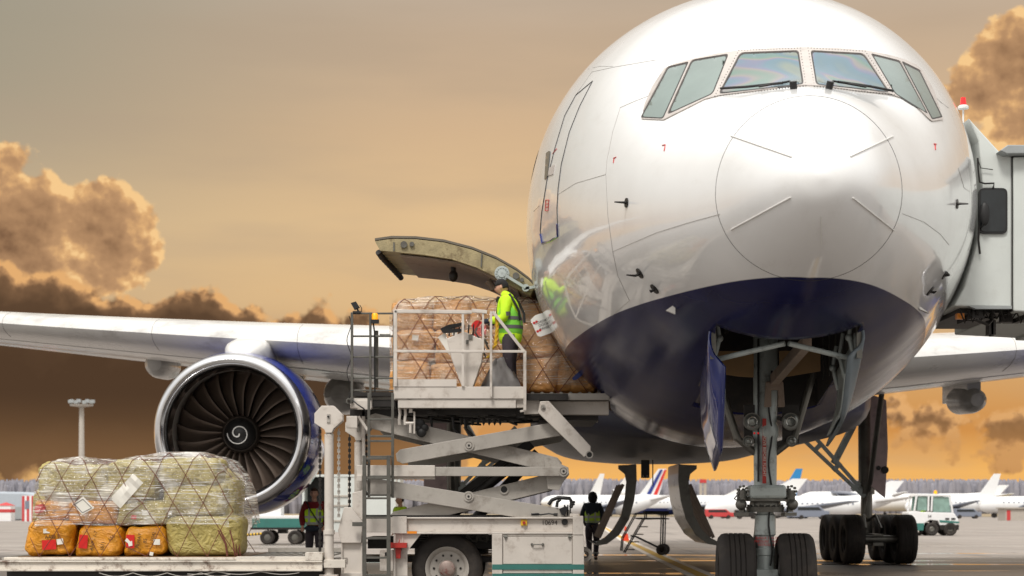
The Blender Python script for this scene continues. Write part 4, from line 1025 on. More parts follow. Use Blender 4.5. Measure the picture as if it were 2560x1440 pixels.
mb = MB(); mb.tube([p, p+Vector((0, -.035, 0))], .022, 16); mb.build('stop_button', 'red_paint', ch, smooth=True)
mb = MB()
for px, py, r in ((1412, 1305, .045), (938, 1305, .03)): p = Q(px, py, .055); mb.tube([p, p+Vector((0, -.02, 0))], r, 20)
mb.build('chassis_hole', 'black', ch)
text('fleet_number', '10694', .092, (PX(1374, D), D+.055, PZ(1307, D)), (radians(90), 0, 0), 'ink', ld, ext=.002)
mb = MB(); QP(mb, [(984, 1335), (1052, 1335), (1018, 1378), (1018, 1440), (984, 1440)], .05, .03); QB(mb, 984, 1335, 989, 1440, .0, .2); QB(mb, 1005, 1335, 1008, 1378, .03, .05); mb.build('wheel_bracket', 'loader_white', ld)
mb = MB(); QB(mb, 1018, 1327+1, 1042, 1334, -.005, .02); mb.build('side_reflector', 'orange_plastic', ld)
mb = MB(); QB(mb, 1017, 1327, 1043, 1334, .045, .03); mb.build('reflector_plate', 'loader_grey', ld)
mb = MB(); QB(mb, 975, 1357, 1018, 1369, -.12, .3); QP(mb, [(996, 1357), (1001, 1345), (999, 1357)], -.05, .03); QP(mb, [(988, 1369), (1003, 1369), (1001, 1396), (991, 1396)], -.05, .1); mb.build('tool_tray', 'red_paint', ld)
mb = MB(); QB(mb, 948, 1376, 982, 1428, .1, .25); QB(mb, 960, 1379, 971, 1391, .09, .02); jb_ = mb.build('junction_box', 'loader_white', ld, bevel=.005)
mb = MB(); QB(mb, 961, 1381, 970, 1390, .085, .01); mb.build('junction_switch', 'black', jb_)
# power unit cabinet
mb = MB(); QB(mb, 1256, 1340, 1433, 1452, .04, FAR); QB(mb, 1230, 1335, 1256, 1470, 0, FAR+.1); QB(mb, 1432, 1337, 1460, 1470, .0, FAR+.1); QB(mb, 1252, 1335, 1436, 1341, .02, .1); cb = mb.build('engine_cabinet', 'loader_white', ld, bevel=.006)
mb = MB(); QB(mb, 1258, 1322+1+19, 1430, 1410, .015, .024); QB(mb, 1258, 1424, 1430, 1433, .015, .024); cd = mb.build('cabinet_door', 'loader_white', cb, bevel=.004)
mb = MB(); QB(mb, 1230.5, 1411, 1460.3, 1424, -.004, .06); QB(mb, 1230.5, 1434, 1460.3, 1444, -.004, .06); mb.build('cabinet_stripe', 'teal', cb)
mb = MB(); mb.tube([Q(1330, 1361, .01), Q(1330, 1361, -.03), Q(1357, 1361, -.03), Q(1357, 1361, .01)], .008, 8)
for px in (1330, 1357): mb.tube([Q(px, 1361, .012), Q(px, 1361, -.008)], .02, 12)
mb.build('door_handle', 'grease_steel', cd, smooth=True)
mb = MB()
for px in (1264, 1424): mb.tube([Q(px-4, 1341, .0), Q(px+4, 1341, 0)], .016, 8); mb.box(Q(px, 1341).x-.012, Q(px, 1341).x+.012, D-.01, D+.02, Q(px, 1348).z, Q(px, 1335).z)
mb.build('door_hinge', 'grease_steel', cd, smooth=True)
# wheels
for dy in (.22, FAR-.35):
    c = Q(1116, 1421, dy+.16); c.z = .52
    R = .52; ax = Vector((0, -1 if dy < 1 else 1, 0))
    wheel_parts(c, ax, R, .30, ld, 'loader_grey', hub=.60)
    mb = MB(); p = c+ax*.10; mb.lathe([(0, .12), (.06, .115), (.08, .09), (.08, 0)], p, ax, 20); mb.build('wheel_hub', 'hub_red', ld, smooth=True, angle=40) if False else mb.build('wheel_hub', mat('hub_red', (150, 132, 124), .5, .2, var=.2, vs=9, dirt=(120, 44, 36), dirtamt=.9, ds=12), ld, smooth=True, angle=40)
mb = MB()
for i in range(9): mb.tube([Q(1040, 1342+6*i, .9+.05*i), Q(1230, 1340+6*i, .9+.05*i)], .014, 6)
for i in range(6): x = 1065+i*26; mb.tube([Q(x, 1338, .7), Q(x+4, 1352, .7), Q(x+20, 1356, .7), Q(x+24, 1340, .7)], .02, 8)
mb.build('hydraulic_pipe_run', 'grease_steel', ld, smooth=True)
# left column, jacks and chains
mb = MB(); QP(mb, [(861, 1268), (879, 1268), (907, 1304), (904, 1357), (854, 1357), (846, 1326)], -.06, .09); QB(mb, 856, 1357, 904, 1437, .02, .25); QB(mb, 853, 1357, 857, 1437, -.02, .3); QB(mb, 902, 1357, 906, 1437, -.02, .3); QB(mb, 852, 1432, 908, 1470, -.03, .34)
QP(mb, [(880, 1232), (906, 1226), (906, 1300), (896, 1298), (880, 1270)], .05, .05); mb.build('corner_column', 'loader_white', ld, bevel=.006)
for (x, ty, dy, r) in ((826, 1085, -.18, .067), (883, 1098, .9, .063)):
    mb = MB(); p = Q(x, ty, dy); 
    mb.lathe([(0.12, r), (p.z-.01, r), (p.z, r*.7), (p.z, 0)], (p.x, p.y, 0), (0, 0, 1), 24); mb.lathe([(1.02, r), (1.02, r*1.22), (1.08, r*1.22), (1.08, r)], (p.x, p.y, 0), (0, 0, 1), 24); mb.box(p.x-.13, p.x+.13, p.y-.1, p.y+.1, .38, .45)
    j_ = mb.build('lift_cylinder', 'loader_white', ld, smooth=True, angle=40)
    mb = MB(); mb.tube([p, p+Vector((0, 0, .12))], r*.7, 20); mb.build('piston_rod', 'steel', j_, smooth=True)
    mb = MB(); k = 1.0 if dy < 0 else .95; cx, cy = x, ty-37
    pts = [(-17, -31), (13, -31), (35, -9), (35, 6), (12, 26), (8, 36), (-8, 36), (-10, 28), (-35, 12), (-35, -12)]
    QP(mb, [(cx+a*k, cy+b*k) for a, b in pts], dy-.08, .06); QP(mb, [(cx+a*k, cy+b*k) for a, b in pts], dy+.05, .05); hh = mb.build('cylinder_head', 'loader_white', j_, bevel=.006)
    mb = MB(); QB(mb, cx-4, cy-11, cx+4, cy+11, dy-.1, .03); mb.build('head_plate', 'loader_grey', j_, bevel=.004); mb = MB(); mb.tube([Q(cx, cy-4, dy-.1), Q(cx, cy-4, dy-.12)], .014, 12); mb.build('head_bolt', 'black', j_)
def chain(x, y0, y1, dy, name='lift_chain', mt='dark_metal', r=.016):
    mb = MB(); z = PZ(y0, D); z1 = PZ(y1, D); i = 0; X = PX(x, D)
    while z > z1:
        a, b = (r*1.3, .006) if i % 2 else (.006, r*1.3)
        mb.box(X-a, X+a, D+dy-b-.004, D+dy+b, z-.052, z); z -= .042; i += 1
    mb.build(name, mt, ld)
chain(803, 1068, 1392, -.16); chain(849, 1072, 1285, -.12, mt='loader_grey'); chain(861, 1080, 1290, .8); chain(903, 1075, 1235, .9)
# low deck on the left
mb = MB(); XL = 2
QB(mb, XL, 1400, 812, 1404, -.36, .1); QB(mb, XL, 1404, 812, 1421, -.33, .06); QB(mb, XL, 1421, 812, 1426, -.38, .12)
QB(mb, XL+20, 1392, 812, 1399, -.25, .2); QB(mb, 770, 1380, 812, 1399, -.35, .25); QB(mb, 815, 1398, 868, 1418, -.3, .15); QB(mb, 600, 1390, 770, 1400, -.34, .1)
lowd = mb.build('low_deck_rail', 'loader_rusty', ld, bevel=.005)
mb = MB(); QB(mb, XL+2, 1394, 868, 1406, 0, 3.0); mb.build('low_deck_plate', 'loader_grey', lowd)
mb = MB()
for i in range(34):
    x = 20+i*24; mb.tube([Q(x, 1397, -.06), Q(x, 1397, 2.9)], .035, 10)
mb.build('deck_roller_set', 'grease_steel', lowd, smooth=True)
mb = MB(); QB(mb, 22, 1428, 810, 1475, -.1, 2.9); QB(mb, 0, 1395, 20, 1412, .2, 2.6); mb.build('low_deck_frame', 'dark_metal', lowd)
mb = MB(); QB(mb, XL, 1392, 868, 1404, 2.95, .1); QB(mb, 600, 1380, 860, 1392, 2.9, .08); mb.build('far_deck_rail', 'loader_grey', lowd)
mb = MB(); mb.tube([Q(262+i*12, 1430+9*abs(sin(i*.45)), -.36) for i in range(28)], .007, 5); mb.tube([Q(480+i*12, 1427+7*abs(sin(i*.35+1)), -.36) for i in range(24)], .006, 5); mb.build('deck_cable', 'loader_grey', lowd, smooth=True)
# scissors
def arm(a, b, wpx, dy, name, t=.10, mt='loader_grey', ends=True):
    ax, ay = a; bx, by = b; L_ = math.hypot(bx-ax, by-ay); nx, ny = -(by-ay)/L_*wpx/2, (bx-ax)/L_*wpx/2
    for yy in (dy, FAR-dy-t+.1):
        mb = MB(); ux, uy = (bx-ax)/L_*wpx*.35, (by-ay)/L_*wpx*.35
        QP(mb, [(ax+nx, ay+ny), (ax-ux+nx*.5, ay-uy+ny*.5), (ax-ux-nx*.5, ay-uy-ny*.5), (ax-nx, ay-ny), (bx-nx, by-ny), (bx+ux-nx*.5, by+uy-ny*.5), (bx+ux+nx*.5, by+uy+ny*.5), (bx+nx, by+ny)], yy, t)
        o = mb.build(name, mt, ld, bevel=.006)
    return o
def pin(px, py, dy, r=.075, hole=False):
    p = Q(px, py, dy); mb = MB(); mb.lathe([(0, r), (-.02, r), (-.02, r*.72), (-.008, r*.72), (-.008, r*.6), (-.035, r*.55), (-.035, 0)] if not hole else [(0, r), (-.02, r), (-.02, r*.7), (0, r*.7)], p, (0, 1, 0), 24); mb.build('scissor_pin', 'loader_grey', ld, smooth=True, angle=30)
    mb = MB(); mb.tube([p+Vector((0, -.036 if not hole else -.004, 0)), p+Vector((0, -.04 if not hole else -.008, 0))], r*(.22 if not hole else .68), 14); mb.build('pin_bolt', 'black', ld)
arm((1002, 1141), (1412, 1068), 36, .10, 'scissor_arm'); arm((930, 1050), (1390, 1162), 40, .24, 'scissor_arm')
arm((925, 1222-8), (1420, 1294), 40, .10, 'scissor_arm'); arm((985, 1300), (1385, 1202), 42, .24, 'scissor_arm')
mb = MB(); QB(mb, 1085, 1167, 1412, 1190, .06, .12); mb.build('stabiliser_arm', 'loader_grey', ld, bevel=.006)
mb = MB(); QB(mb, 892, 1163, 1087, 1191, .03, .2); QB(mb, 892, 1191, 1087, 1198, .10, .1); QB(mb, 975, 1190, 984, 1200, -.02, .05); QB(mb, 892, 1188, 905, 1203, -.02, .05); mb.build('stabiliser_sleeve', 'loader_white', ld, bevel=.006)
mb = MB(); QP(mb, [(1360, 1140), (1396, 1150), (1404, 1160), (1422, 1168), (1424, 1186), (1408, 1206), (1398, 1226), (1370, 1222)], .16, .07); mb.build('scissor_knuckle', 'loader_grey', ld, bevel=.005)
pin(1172, 1113, .10); pin(1171, 1241, .10); pin(1409, 1178, .06); pin(1260, 1223, .24, .07, True)
mb = MB(); mb.beam(Q(1100, 1275, 1.2), Q(1330, 1100, 1.2), .16, .16); mb.tube([Q(1120, 1290, .9), Q(1290, 1150, .9)], .08, 12); mb.tube([Q(1180, 1300, 2.0), Q(1350, 1120, 2.0)], .08, 12)
mb.beam(Q(1128, 1150, 2.2), Q(1128, 1215, 2.2), .25, .25) if False else None
mb.build('lift_ram', 'dark_metal', ld, smooth=True, angle=40)
mb = MB(); mb.beam(Q(1409, 1178, .1), Q(1409, 1178, FAR), .10, .10); mb.beam(Q(1172, 1113, .1), Q(1172, 1113, FAR), .07, .07); mb.beam(Q(1172, 1241, .1), Q(1172, 1241, FAR), .07, .07); mb.build('scissor_cross_shaft', 'grease_steel', ld)
mb = MB(); QP(mb, [(1350, 1004), (1372, 1003), (1476, 1116), (1476, 1128), (1460, 1143), (1345, 1032)], -.06, .09); mb.build('bridge_link', 'loader_white', ld, bevel=.006); pin(1473, 1137, -.06, .055, True); pin(1357, 1018, -.065, .035)
# raised platform
mb = MB(); QB(mb, 988, 968, 1310, 998, -.12, .10); QB(mb, 996, 1000, 1290, 1021, -.10, .12); QB(mb, 1290, 1000, 1309, 1020, -.06, .1); QB(mb, 985, 966, 1020, 1000, -.1, .3); QB(mb, 1310, 1000, 1525, 1034, .30, .2); QB(mb, 1310, 1000, 1350, 1034, .1, .3)
QB(mb, 996, 1000, 1520, 1030, FAR-.1, .2); QB(mb, 875, 995, 930, 1020, .02, .2); pf = mb.build('platform_frame', 'loader_white', ld, bevel=.006)
mb = MB(); QB(mb, 880, 982, 1525, 998, .12, 3.2); mb.build('platform_deck', 'loader_grey', pf)
mb = MB(); QB(mb, 1312, 984, 1420, 1000, -.02, .12); QB(mb, 930, 1000, 988, 1016, .05, .2); QB(mb, 880, 980, 990, 990, .0, .14); mb.build('platform_kick_plate', 'dark_metal', pf)
mb = MB()
for i in range(26): x = 900+i*24; mb.tube([Q(x, 981, .3), Q(x, 981, 3.1)], .03, 8)
mb.build('platform_roller_set', 'grease_steel', pf, smooth=True)
mb = MB()
for i in range(40):
    x = random.uniform(1000, 1330); y = random.uniform(1021, 1045); mb.tube([Q(x, y, random.uniform(0, 2)), Q(x+random.uniform(20, 120), y+random.uniform(-6, 8), random.uniform(0, 2))], random.uniform(.008, .02), 6)
QB(mb, 1000, 1021, 1330, 1034, .3, 2.4); QB(mb, 870, 1020, 990, 1038, .3, 2.4); QB(mb, 1350, 1034, 1500, 1046, .5, 2.0)
for i in range(8): p = Q(1152+i*14, 1044, .4); mb.lathe([(0, .03), (-.06, .02), (-.10, 0)], p, (0, 0, 1), 8)
mb.build('underside_pipework', 'dark_metal', pf, smooth=True, angle=40)
mb = MB()
for x, y, r in ((1048, 1058, .075), (1052, 1080, .07), (1060, 1068, .06), (1044, 1070, .05)): p = Q(x, y, .1); mb.lathe([(0, 0), (0, r*.5), (.02, r), (.10, r), (.12, r*.6), (.25, r*.5)], p, (0, 1, 0), 14)
for x in (1075, 1130, 1160): mb.tube([Q(x, 1040, .3), Q(x+3, 1070, .3), Q(x+22, 1088, .3)], .02, 8)
mb.build('valve_block', 'black', pf, smooth=True, angle=40)
mb = MB()
for x in (999, 1013): mb.tube([Q(x, 1020, .0), Q(x+1, 1035, 0), Q(x-1, 1050, 0), Q(x, 1062, 0)], .022, 8)
mb.tube([Q(1022, 1030, 0), Q(1036, 1030, 0), Q(1036, 1084, 0)], .014, 8); mb.tube([Q(1012, 1058, 0), Q(1034, 1058, 0)], .022, 8); mb.tube([Q(1026, 1058, 0), Q(1026, 1082, 0)], .02, 8); mb.box(Q(1023, 0).x, Q(1031, 0).x, D-.03, D+.02, PZ(1032, D), PZ(1018, D))
mb.build('pipe_fitting', 'loader_white', pf, smooth=True, angle=40)
def rail(pts, w, name='guard_rail', mt='loader_white', dy=-.14, sq=True):
    mb = MB()
    for seg in pts:
        P = [Q(x, y, dy) for x, y in seg]
        if sq:
            for a, b in zip(P, P[1:]): mb.beam(a, b, w, w, (0, 1, 0))
        else: mb.tube(P, w/2, 8)
    return mb.build(name, mt, ld, bevel=.004 if sq else 0)
g1 = rail([[(988, 781), (1180, 783)], [(1180, 779), (1218, 783)], [(990, 779), (990, 968)]], .05); rail([[(1232, 782), (1311, 882)]], .042); rail([[(985, 880), (1100, 881)], [(1100, 881), (1312, 881)]], .036, dy=-.15)
rail([[(1312, 879), (1312, 1028)]], .044); rail([[(1158, 781), (1158, 968)]], .036); rail([[(1228, 782), (1228, 994)]], .034, dy=-.17); rail([[(1208, 786), (1208, 880)]], .028); rail([[(1312, 1028), (1300, 1030)]], .03)
mb = MB(); QB(mb, 992, 950, 1142, 968, -.13, .02); mb.build('toe_board', 'loader_white', ld)
# grey ladder cage
rail([[(880, 781), (880, 1008)]], .036, 'ladder_cage', 'ladder_grey', 0.0); rail([[(926, 781), (926, 1000)]], .034, 'ladder_cage', 'ladder_grey', 0.0); rail([[(985, 783), (985, 968)]], .034, 'ladder_cage', 'ladder_grey', 0.01)
for y in (783, 840, 892, 945, 976): rail([[(880, y), (988, y)]], .026, 'cage_rail', 'ladder_grey', .03)
# ladder
def ladder(x0, x1, y0, y1, ys, dy, w=.05):
    mb = MB()
    for x in (x0, x1): mb.beam(Q(x, y0, dy), Q(x, y1, dy), w, w*.8, (0, 1, 0))
    for y in ys: mb.beam(Q(x0, y, dy), Q(x1, y, dy), .035, .03)
    mb.build('access_ladder', 'ladder_grey', ld, bevel=.003)
ladder(925, 984, 985, 1245, (1050, 1092, 1104, 1143, 1192, 1238), -.20, .04)
ladder(915, 975, 1140, 1446, (1148, 1196, 1246, 1294, 1345, 1393, 1436), -.28, .055)
rail([[(884, 1310), (915, 1310)]], .06, 'ladder_bracket', 'ladder_grey', -.2)
# control stand
mb = MB(); QP(mb, [(1117, 846), (1160, 828), (1211, 851), (1204, 905), (1182, 968), (1155, 968), (1128, 895)], .02, .35); cs = mb.build('control_stand', 'loader_white', ld, bevel=.012)
mb = MB(); QP(mb, [(1094, 842), (1112, 830), (1118, 846), (1128, 880), (1122, 884)], .06, .04); mb.build('control_placard', 'paper', cs)
mb = MB(); QP(mb, [(1100, 822), (1120, 812), (1155, 806), (1158, 812), (1125, 822), (1158, 822), (1158, 828), (1108, 832)], .0, .1)
for i in range(7): mb.tube([Q(1110+12*i, 838, .1), Q(1112+12*i, 812+random.uniform(-4, 6), .1)], .012, 6)
mb.build('control_lever', 'black', cs, smooth=True, angle=40)
mb = MB(); mb.tube([Q(1168, 860, 0.0), Q(1168, 850, 0)], .02, 8); QB(mb, 1171, 836, 1181, 848, .0, .05); mb.build('stand_latch', 'grease_steel', cs)
mb = MB()
for i in range(12):
    x = 1196+random.uniform(-6, 20); y = 815+random.uniform(-10, 60); mb.tube([Q(x, y, .1), Q(x+random.uniform(-8, 8), y+10, .1), Q(x+random.uniform(-8, 10), y+24, .15)], .014, 6)
mb.build('control_cable', 'grease_steel', cs, smooth=True)
mb = MB(); P = []
for i in range(160):
    t = i/159; x = 1240 + 3*sin(t*5) if t < .75 else 1240 - 22*(t-.75)/.25; y = 788+100*t if t < .85 else 873+ 22*sin((t-.85)/.15*pi/2+.0); a = i*1.5
    P.append(Q(x, y, -.1) + Vector((.02*cos(a), .02*sin(a), 0)))
mb.tube(P, .009, 6); mb.build('coiled_air_hose', 'yellow', ld, smooth=True)
# beacon and work lamp
mb = MB(); mb.tube([Q(937, 985, .02), Q(936, 830, .02), Q(933, 808, .02)], .012, 6); QB(mb, 927, 799, 947, 808, -.03, .1); bm_ = mb.build('beacon_post', 'black', ld)
mb = MB(); mb.lathe([(0, .045), (.08, .042), (.095, .03), (.095, 0), (0, 0)], Q(937, 799, .02), (0, 0, 1), 20); mb.build('beacon_lens', 'amber_lamp', bm_, smooth=True, angle=40)
mb = MB(); mb.loft([[Q(x, y, dy) for x, y in ((877, 758), (890, 754), (899, 768), (886, 774))] for dy in (-.03, .08)]); mb.tube([Q(893, 772, .02), Q(896, 779, .02)], .015, 6); mb.tube([Q(899, 762, .02), Q(904, 770, .02), Q(904, 780, .02)], .006, 5); QB(mb, 882, 778, 902, 783, -.02, .06); mb.build('work_lamp', 'black', ld)
mb = MB(); mb.tube([Q(876, 790+i*9, -.0)+Vector((.03*sin(i*.7)-.02, 0, 0)) for i in range(24)], .006, 5); mb.tube([Q(882, 1000, -.05), Q(895, 1012, -.08), Q(910, 1022, -.08), Q(918, 1032, 0)], .01, 6); mb.build('lamp_cable', 'black', ld, smooth=True)
mb = MB(); p = Q(873, 1003, -.04); mb.lathe([(0, .045), (.02, .045), (.02, .02), (.06, .02)], p, (0, -1, 0), 16); mb.tube([Q(940, 825, .1), Q(940, 968, .1)], .03, 6); mb.tube([Q(948, 836, .1), Q(975, 836, .1)], .02, 6); mb.build('cable_drum', 'ladder_grey', ld, smooth=True)
mb = MB(); QB(mb, 866, 1040, 893, 1070, .0, .12); QB(mb, 893, 1000, 928, 1024, .0, .06); QB(mb, 900, 1024, 908, 1296, .3, .1); mb.beam(Q(895, 1040, .1), Q(918, 1075, .1), .04, .04); mb.build('mast_block', 'loader_white', ld, bevel=.006)
# hoses on the right end of the chassis
mb = MB(); mb.tube([Q(1372, 1262, .1), Q(1380, 1250, .1), Q(1396, 1244, .1), Q(1425, 1246, .1), Q(1430, 1256, .1), Q(1428, 1268, .1)], .028, 10); mb.tube([Q(1392, 1268, .1), Q(1394, 1255, .1), Q(1402, 1248, .1)], .022, 8)
QP(mb, [(1398, 1272), (1415, 1265), (1421, 1270), (1412, 1290), (1404, 1286)], .05, .12)
for x in (1412, 1420, 1426): mb.tube([Q(x, 1290, .1), Q(x, 1262, .1)], .012, 6)
for i in range(6): p = Q(1432+random.uniform(-3, 5), 1254+random.uniform(0, 14), .05); mb.ball(p, .018, 8, 6)
mb.tube([Q(1330, 1285, .0), Q(1345, 1284, 0), Q(1350, 1287, 0), Q(1372, 1284, 0), Q(1392, 1287, 0)], .012, 6); QB(mb, 1328, 1283, 1348, 1289, .0, .06); QB(mb, 1384, 1283, 1394, 1290, .0, .06)
mb.build('hose_bundle', 'black', ld, smooth=True, angle=40)
mb = MB(); p = Q(1466, 1388, .4); mb.lathe([(0, .10), (.08, .10), (.08, .05), (.02, .04), (0, .03)], p, (0, -1, 0), 20, closed=True); mb.tube([Q(1456, 1370, .4), Q(1470, 1372, .4), Q(1468, 1388, .4)], .02, 8); mb.build('towing_eye', 'loader_grey', ld, smooth=True, angle=40)
# ================================================================ CARGO
def bag(px0, py0, px1, py1, d, dep, mt, label, group, seed, name='cargo_bag', sq=.38, parent=None, bulge=.03, flap=False):
    x0, x1 = PX(px0, d), PX(px1, d); z0, z1 = PZ(py1, d), PZ(py0, d)
    c = Vector(((x0+x1)/2, d+dep/2, (z0+z1)/2)); h = Vector(((x1-x0)/2, dep/2, (z1-z0)/2)); mb = MB(); n = 44; m = 30; rows = []
    for j in range(m+1):
        ph = -pi/2 + pi*j/m; r = []
        for i in range(n):
            th = 2*pi*i/n; ex = sq
            f = lambda v: math.copysign(abs(v)**ex, v)
            v = Vector((f(cos(ph))*f(cos(th)), f(cos(ph))*f(sin(th)), f(sin(ph))))
            q = Vector((v.x*h.x, v.y*h.y, v.z*h.z)); nz = noise.noise(q*3.2 + Vector((seed*7.3, seed*3.1, 0)))*bulge*2.0 + (abs(noise.noise(q*7 + Vector((seed, 0, 5))))-.2)*bulge*1.5 + noise.noise(q*17)*bulge*.35
            # tied corners pull in, folds run towards them
            fold = .016*sin(17*(q.x+q.z*.6)+seed)*abs(v.x*v.z)
            k = 1 + (nz+fold)/max(.15, q.length)
            k2 = Vector((q.x*k, q.y*k, q.z*k))
            if k2.z < -h.z: k2.z = -h.z
            r.append(c + k2)
        rows.append(r)
    mb.loft(rows); o = mb.build(name, mt, parent, smooth=True, angle=180)
    if parent is None: o['label'] = label; o['category'] = 'cargo bag'; o['group'] = group
    return o
def sticker(bago, pts, d, mt, name='bag_label', th=.004):
    mb = MB(); mb.pprism(pts, d, th); return mb.build(name, mt, bago)
def rect(x0, y0, x1, y1, a=0):
    cx, cy = (x0+x1)/2, (y0+y1)/2; ca, sa = cos(a), sin(a)
    return [(cx+(x-cx)*ca-(y-cy)*sa, cy+(x-cx)*sa+(y-cy)*ca) for x, y in ((x0, y0), (x1, y0), (x1, y1), (x0, y1))]
def scribble(bago, body, size, px, py, d, rot):
    text('bag_handwriting', body, size, (PX(px, d), d, PZ(py, d)), (radians(90), radians(rot), 0), 'ink', bago, ext=.001)
LD = 25.12
mat('pallet_metal', (120, 92, 64), .5, .3, var=.2, dirt=(80, 54, 36), dirtamt=.6)
mb = MB(); mb.box(PX(48, LD), PX(608, LD), LD-.06, LD+2.4, PZ(1396, LD), PZ(1391, LD)); pal = mb.build('cargo_pallet', 'pallet_metal', None, bevel=.004, label='flat tan metal pallet under the netted bags on the low deck', category='pallet')
g1_ = 'mail bags wrapped on the low deck pallet'
b1 = bag(62, 1300, 185, 1391, LD, .8, 'bag_orange', 'orange bag at left end of bottom row, red label low beside a white one', g1_, 1)
b2 = bag(187, 1312, 303, 1391, LD, .8, 'bag_orange', 'orange bag with tall red label, second in the bottom row', g1_, 2)
b3 = bag(305, 1314, 415, 1391, LD, .8, 'bag_orange', 'orange bag with torn white tag across its red label', g1_, 3)
b4 = bag(414, 1288, 600, 1392, LD+.05, .9, 'bag_green', 'plain olive green bag at right end of bottom row', g1_, 4, sq=.28, bulge=.015)
b5 = bag(83, 1250, 172, 1302, LD+.06, .7, 'bag_orange', 'small orange bag with red patch above the leftmost orange bag', g1_, 5)
b6 = bag(165, 1248, 290, 1312, LD+.08, .7, 'bag_orange', 'orange bag behind the square white envelope, second row', g1_, 6)
b7 = bag(285, 1250, 420, 1315, LD+.1, .8, 'bag_green', 'low olive bag with small white slip above the torn-tag bag', g1_, 7)
b8 = bag(90, 1160, 270, 1253, LD+.05, .9, 'bag_green', 'crumpled olive bag at top left of the wrapped load', g1_, 8, bulge=.05)
b9 = bag(262, 1152, 392, 1256, LD+.08, .9, 'bag_green', 'olive bag with long white tag slung across it, top row', g1_, 9, bulge=.04)
b10 = bag(388, 1142, 548, 1215, LD+.05, .9, 'bag_green', 'large pale olive bag at the top right of the load', g1_, 10, bulge=.03)
b11 = bag(398, 1205, 560, 1295, LD+.06, .9, 'bag_green', 'olive bag between top right bag and bottom right bag', g1_, 11, bulge=.04)
b12 = bag(520, 1195, 588, 1392, LD+.3, 1.0, 'bag_green', 'tall narrow olive bag bulging at the right end of the load', g1_, 12, sq=.45)
for k, (a, b, c, dd) in enumerate(((70, 1210, 240, 1391), (245, 1190, 420, 1391), (425, 1170, 585, 1391))):
    bag(a, b, c, dd, LD+1.05, 1.15, 'bag_green', ('olive bulk behind the left orange bags', 'olive bulk behind the middle orange bags', 'olive bulk behind the right green bags')[k], g1_, 20+k)
sd_ = LD-.03
sticker(b1, rect(105, 1350, 140, 1374, -.05), sd_, 'red_label'); sticker(b1, rect(142, 1347, 158, 1361, -.15), sd_, 'paper'); sticker(b1, rect(108, 1322, 124, 1333), sd_, 'paper')
sticker(b2, rect(197, 1337, 219, 1371, .08), sd_, 'red_label'); sticker(b3, rect(315, 1337, 336, 1370, .02), sd_, 'red_label'); sticker(b3, rect(384, 1348, 400, 1362), sd_, 'paper'); sticker(b3, rect(374, 1380, 383, 1389, .2), sd_, 'paper')
sticker(b3, [(312, 1352), (317, 1345), (326, 1354), (330, 1352), (331, 1364), (322, 1366), (320, 1358)], sd_-.01, 'paper', 'torn_tag')
scribble(b1, 'AAQ 1', .07, 130, 1342, sd_, -5); scribble(b2, 'ANP / 1-7', .07, 234, 1352, sd_, -75); scribble(b2, '(61)', .075, 256, 1365, sd_, -80); scribble(b2, '656', .07, 279, 1345, sd_, -40)
scribble(b3, 'PRMAY', .07, 347, 1352, sd_, -80); scribble(b3, '85', .07, 363, 1352, sd_, -80); scribble(b3, '1/0042', .065, 382, 1345, sd_, -75)
scribble(b5, 'AL', .07, 135, 1278, sd_+.04, -85); sticker(b7, rect(355, 1276, 372, 1288, -.1), sd_+.06, 'paper'); sticker(b11, rect(420, 1279, 430, 1288), sd_+.02, 'paper'); sticker(b7, rect(328, 1288, 341, 1298, .1), sd_+.06, 'bag_pink' if False else 'red_label')
sticker(b5, roundpoly([(86, 1264), (110, 1259), (116, 1270), (108, 1280), (86, 1284)], .4), sd_+.05, 'red_label')
# envelopes held under the wrap: things of their own
mb = MB()
rg = []
for i in range(9):
    t = i/8; rg.append([(333-57*t, 1184+62*t), (358-57*t, 1207+64*t)])
for dy in (0, .006):
    pass
R0 = [[mb.bm.verts.new(W(a[0], a[1], LD-.09-.02*sin(i*1.3))), mb.bm.verts.new(W((a[0]+b[0])/2, (a[1]+b[1])/2, LD-.10-.01*sin(i*2.1))), mb.bm.verts.new(W(b[0], b[1], LD-.09-.01*cos(i*1.7)))] for i, (a, b) in enumerate(rg)]
for A, B in zip(R0, R0[1:]):
    for k in range(2): mb.bm.faces.new((A[k], A[k+1], B[k+1], B[k]))
o = mb.build('document_pouch', 'paper', None, smooth=False, label='long crumpled white document pouch held slantwise under the film', category='document pouch'); s = o.modifiers.new('s', 'SOLIDIFY'); s.thickness = .008
mb = MB(); mb.loft([[W(x, y, dd) for x, y in ((208, 1241), (236, 1270), (206, 1287), (180, 1260))] for dd in (LD-.085, LD-.075)]); o = mb.build('envelope', 'paper', None, label='square white envelope with printed border, tilted on the bags', category='envelope')
mb = MB(); q_ = [(207, 1248), (229, 1270), (206, 1282), (187, 1261)]
for a, b in zip(q_, q_[1:]+q_[:1]): mb.tube([W(*a, LD-.087), W(*b, LD-.087)], .004, 4)
mb.build('envelope_border', 'ink', o)
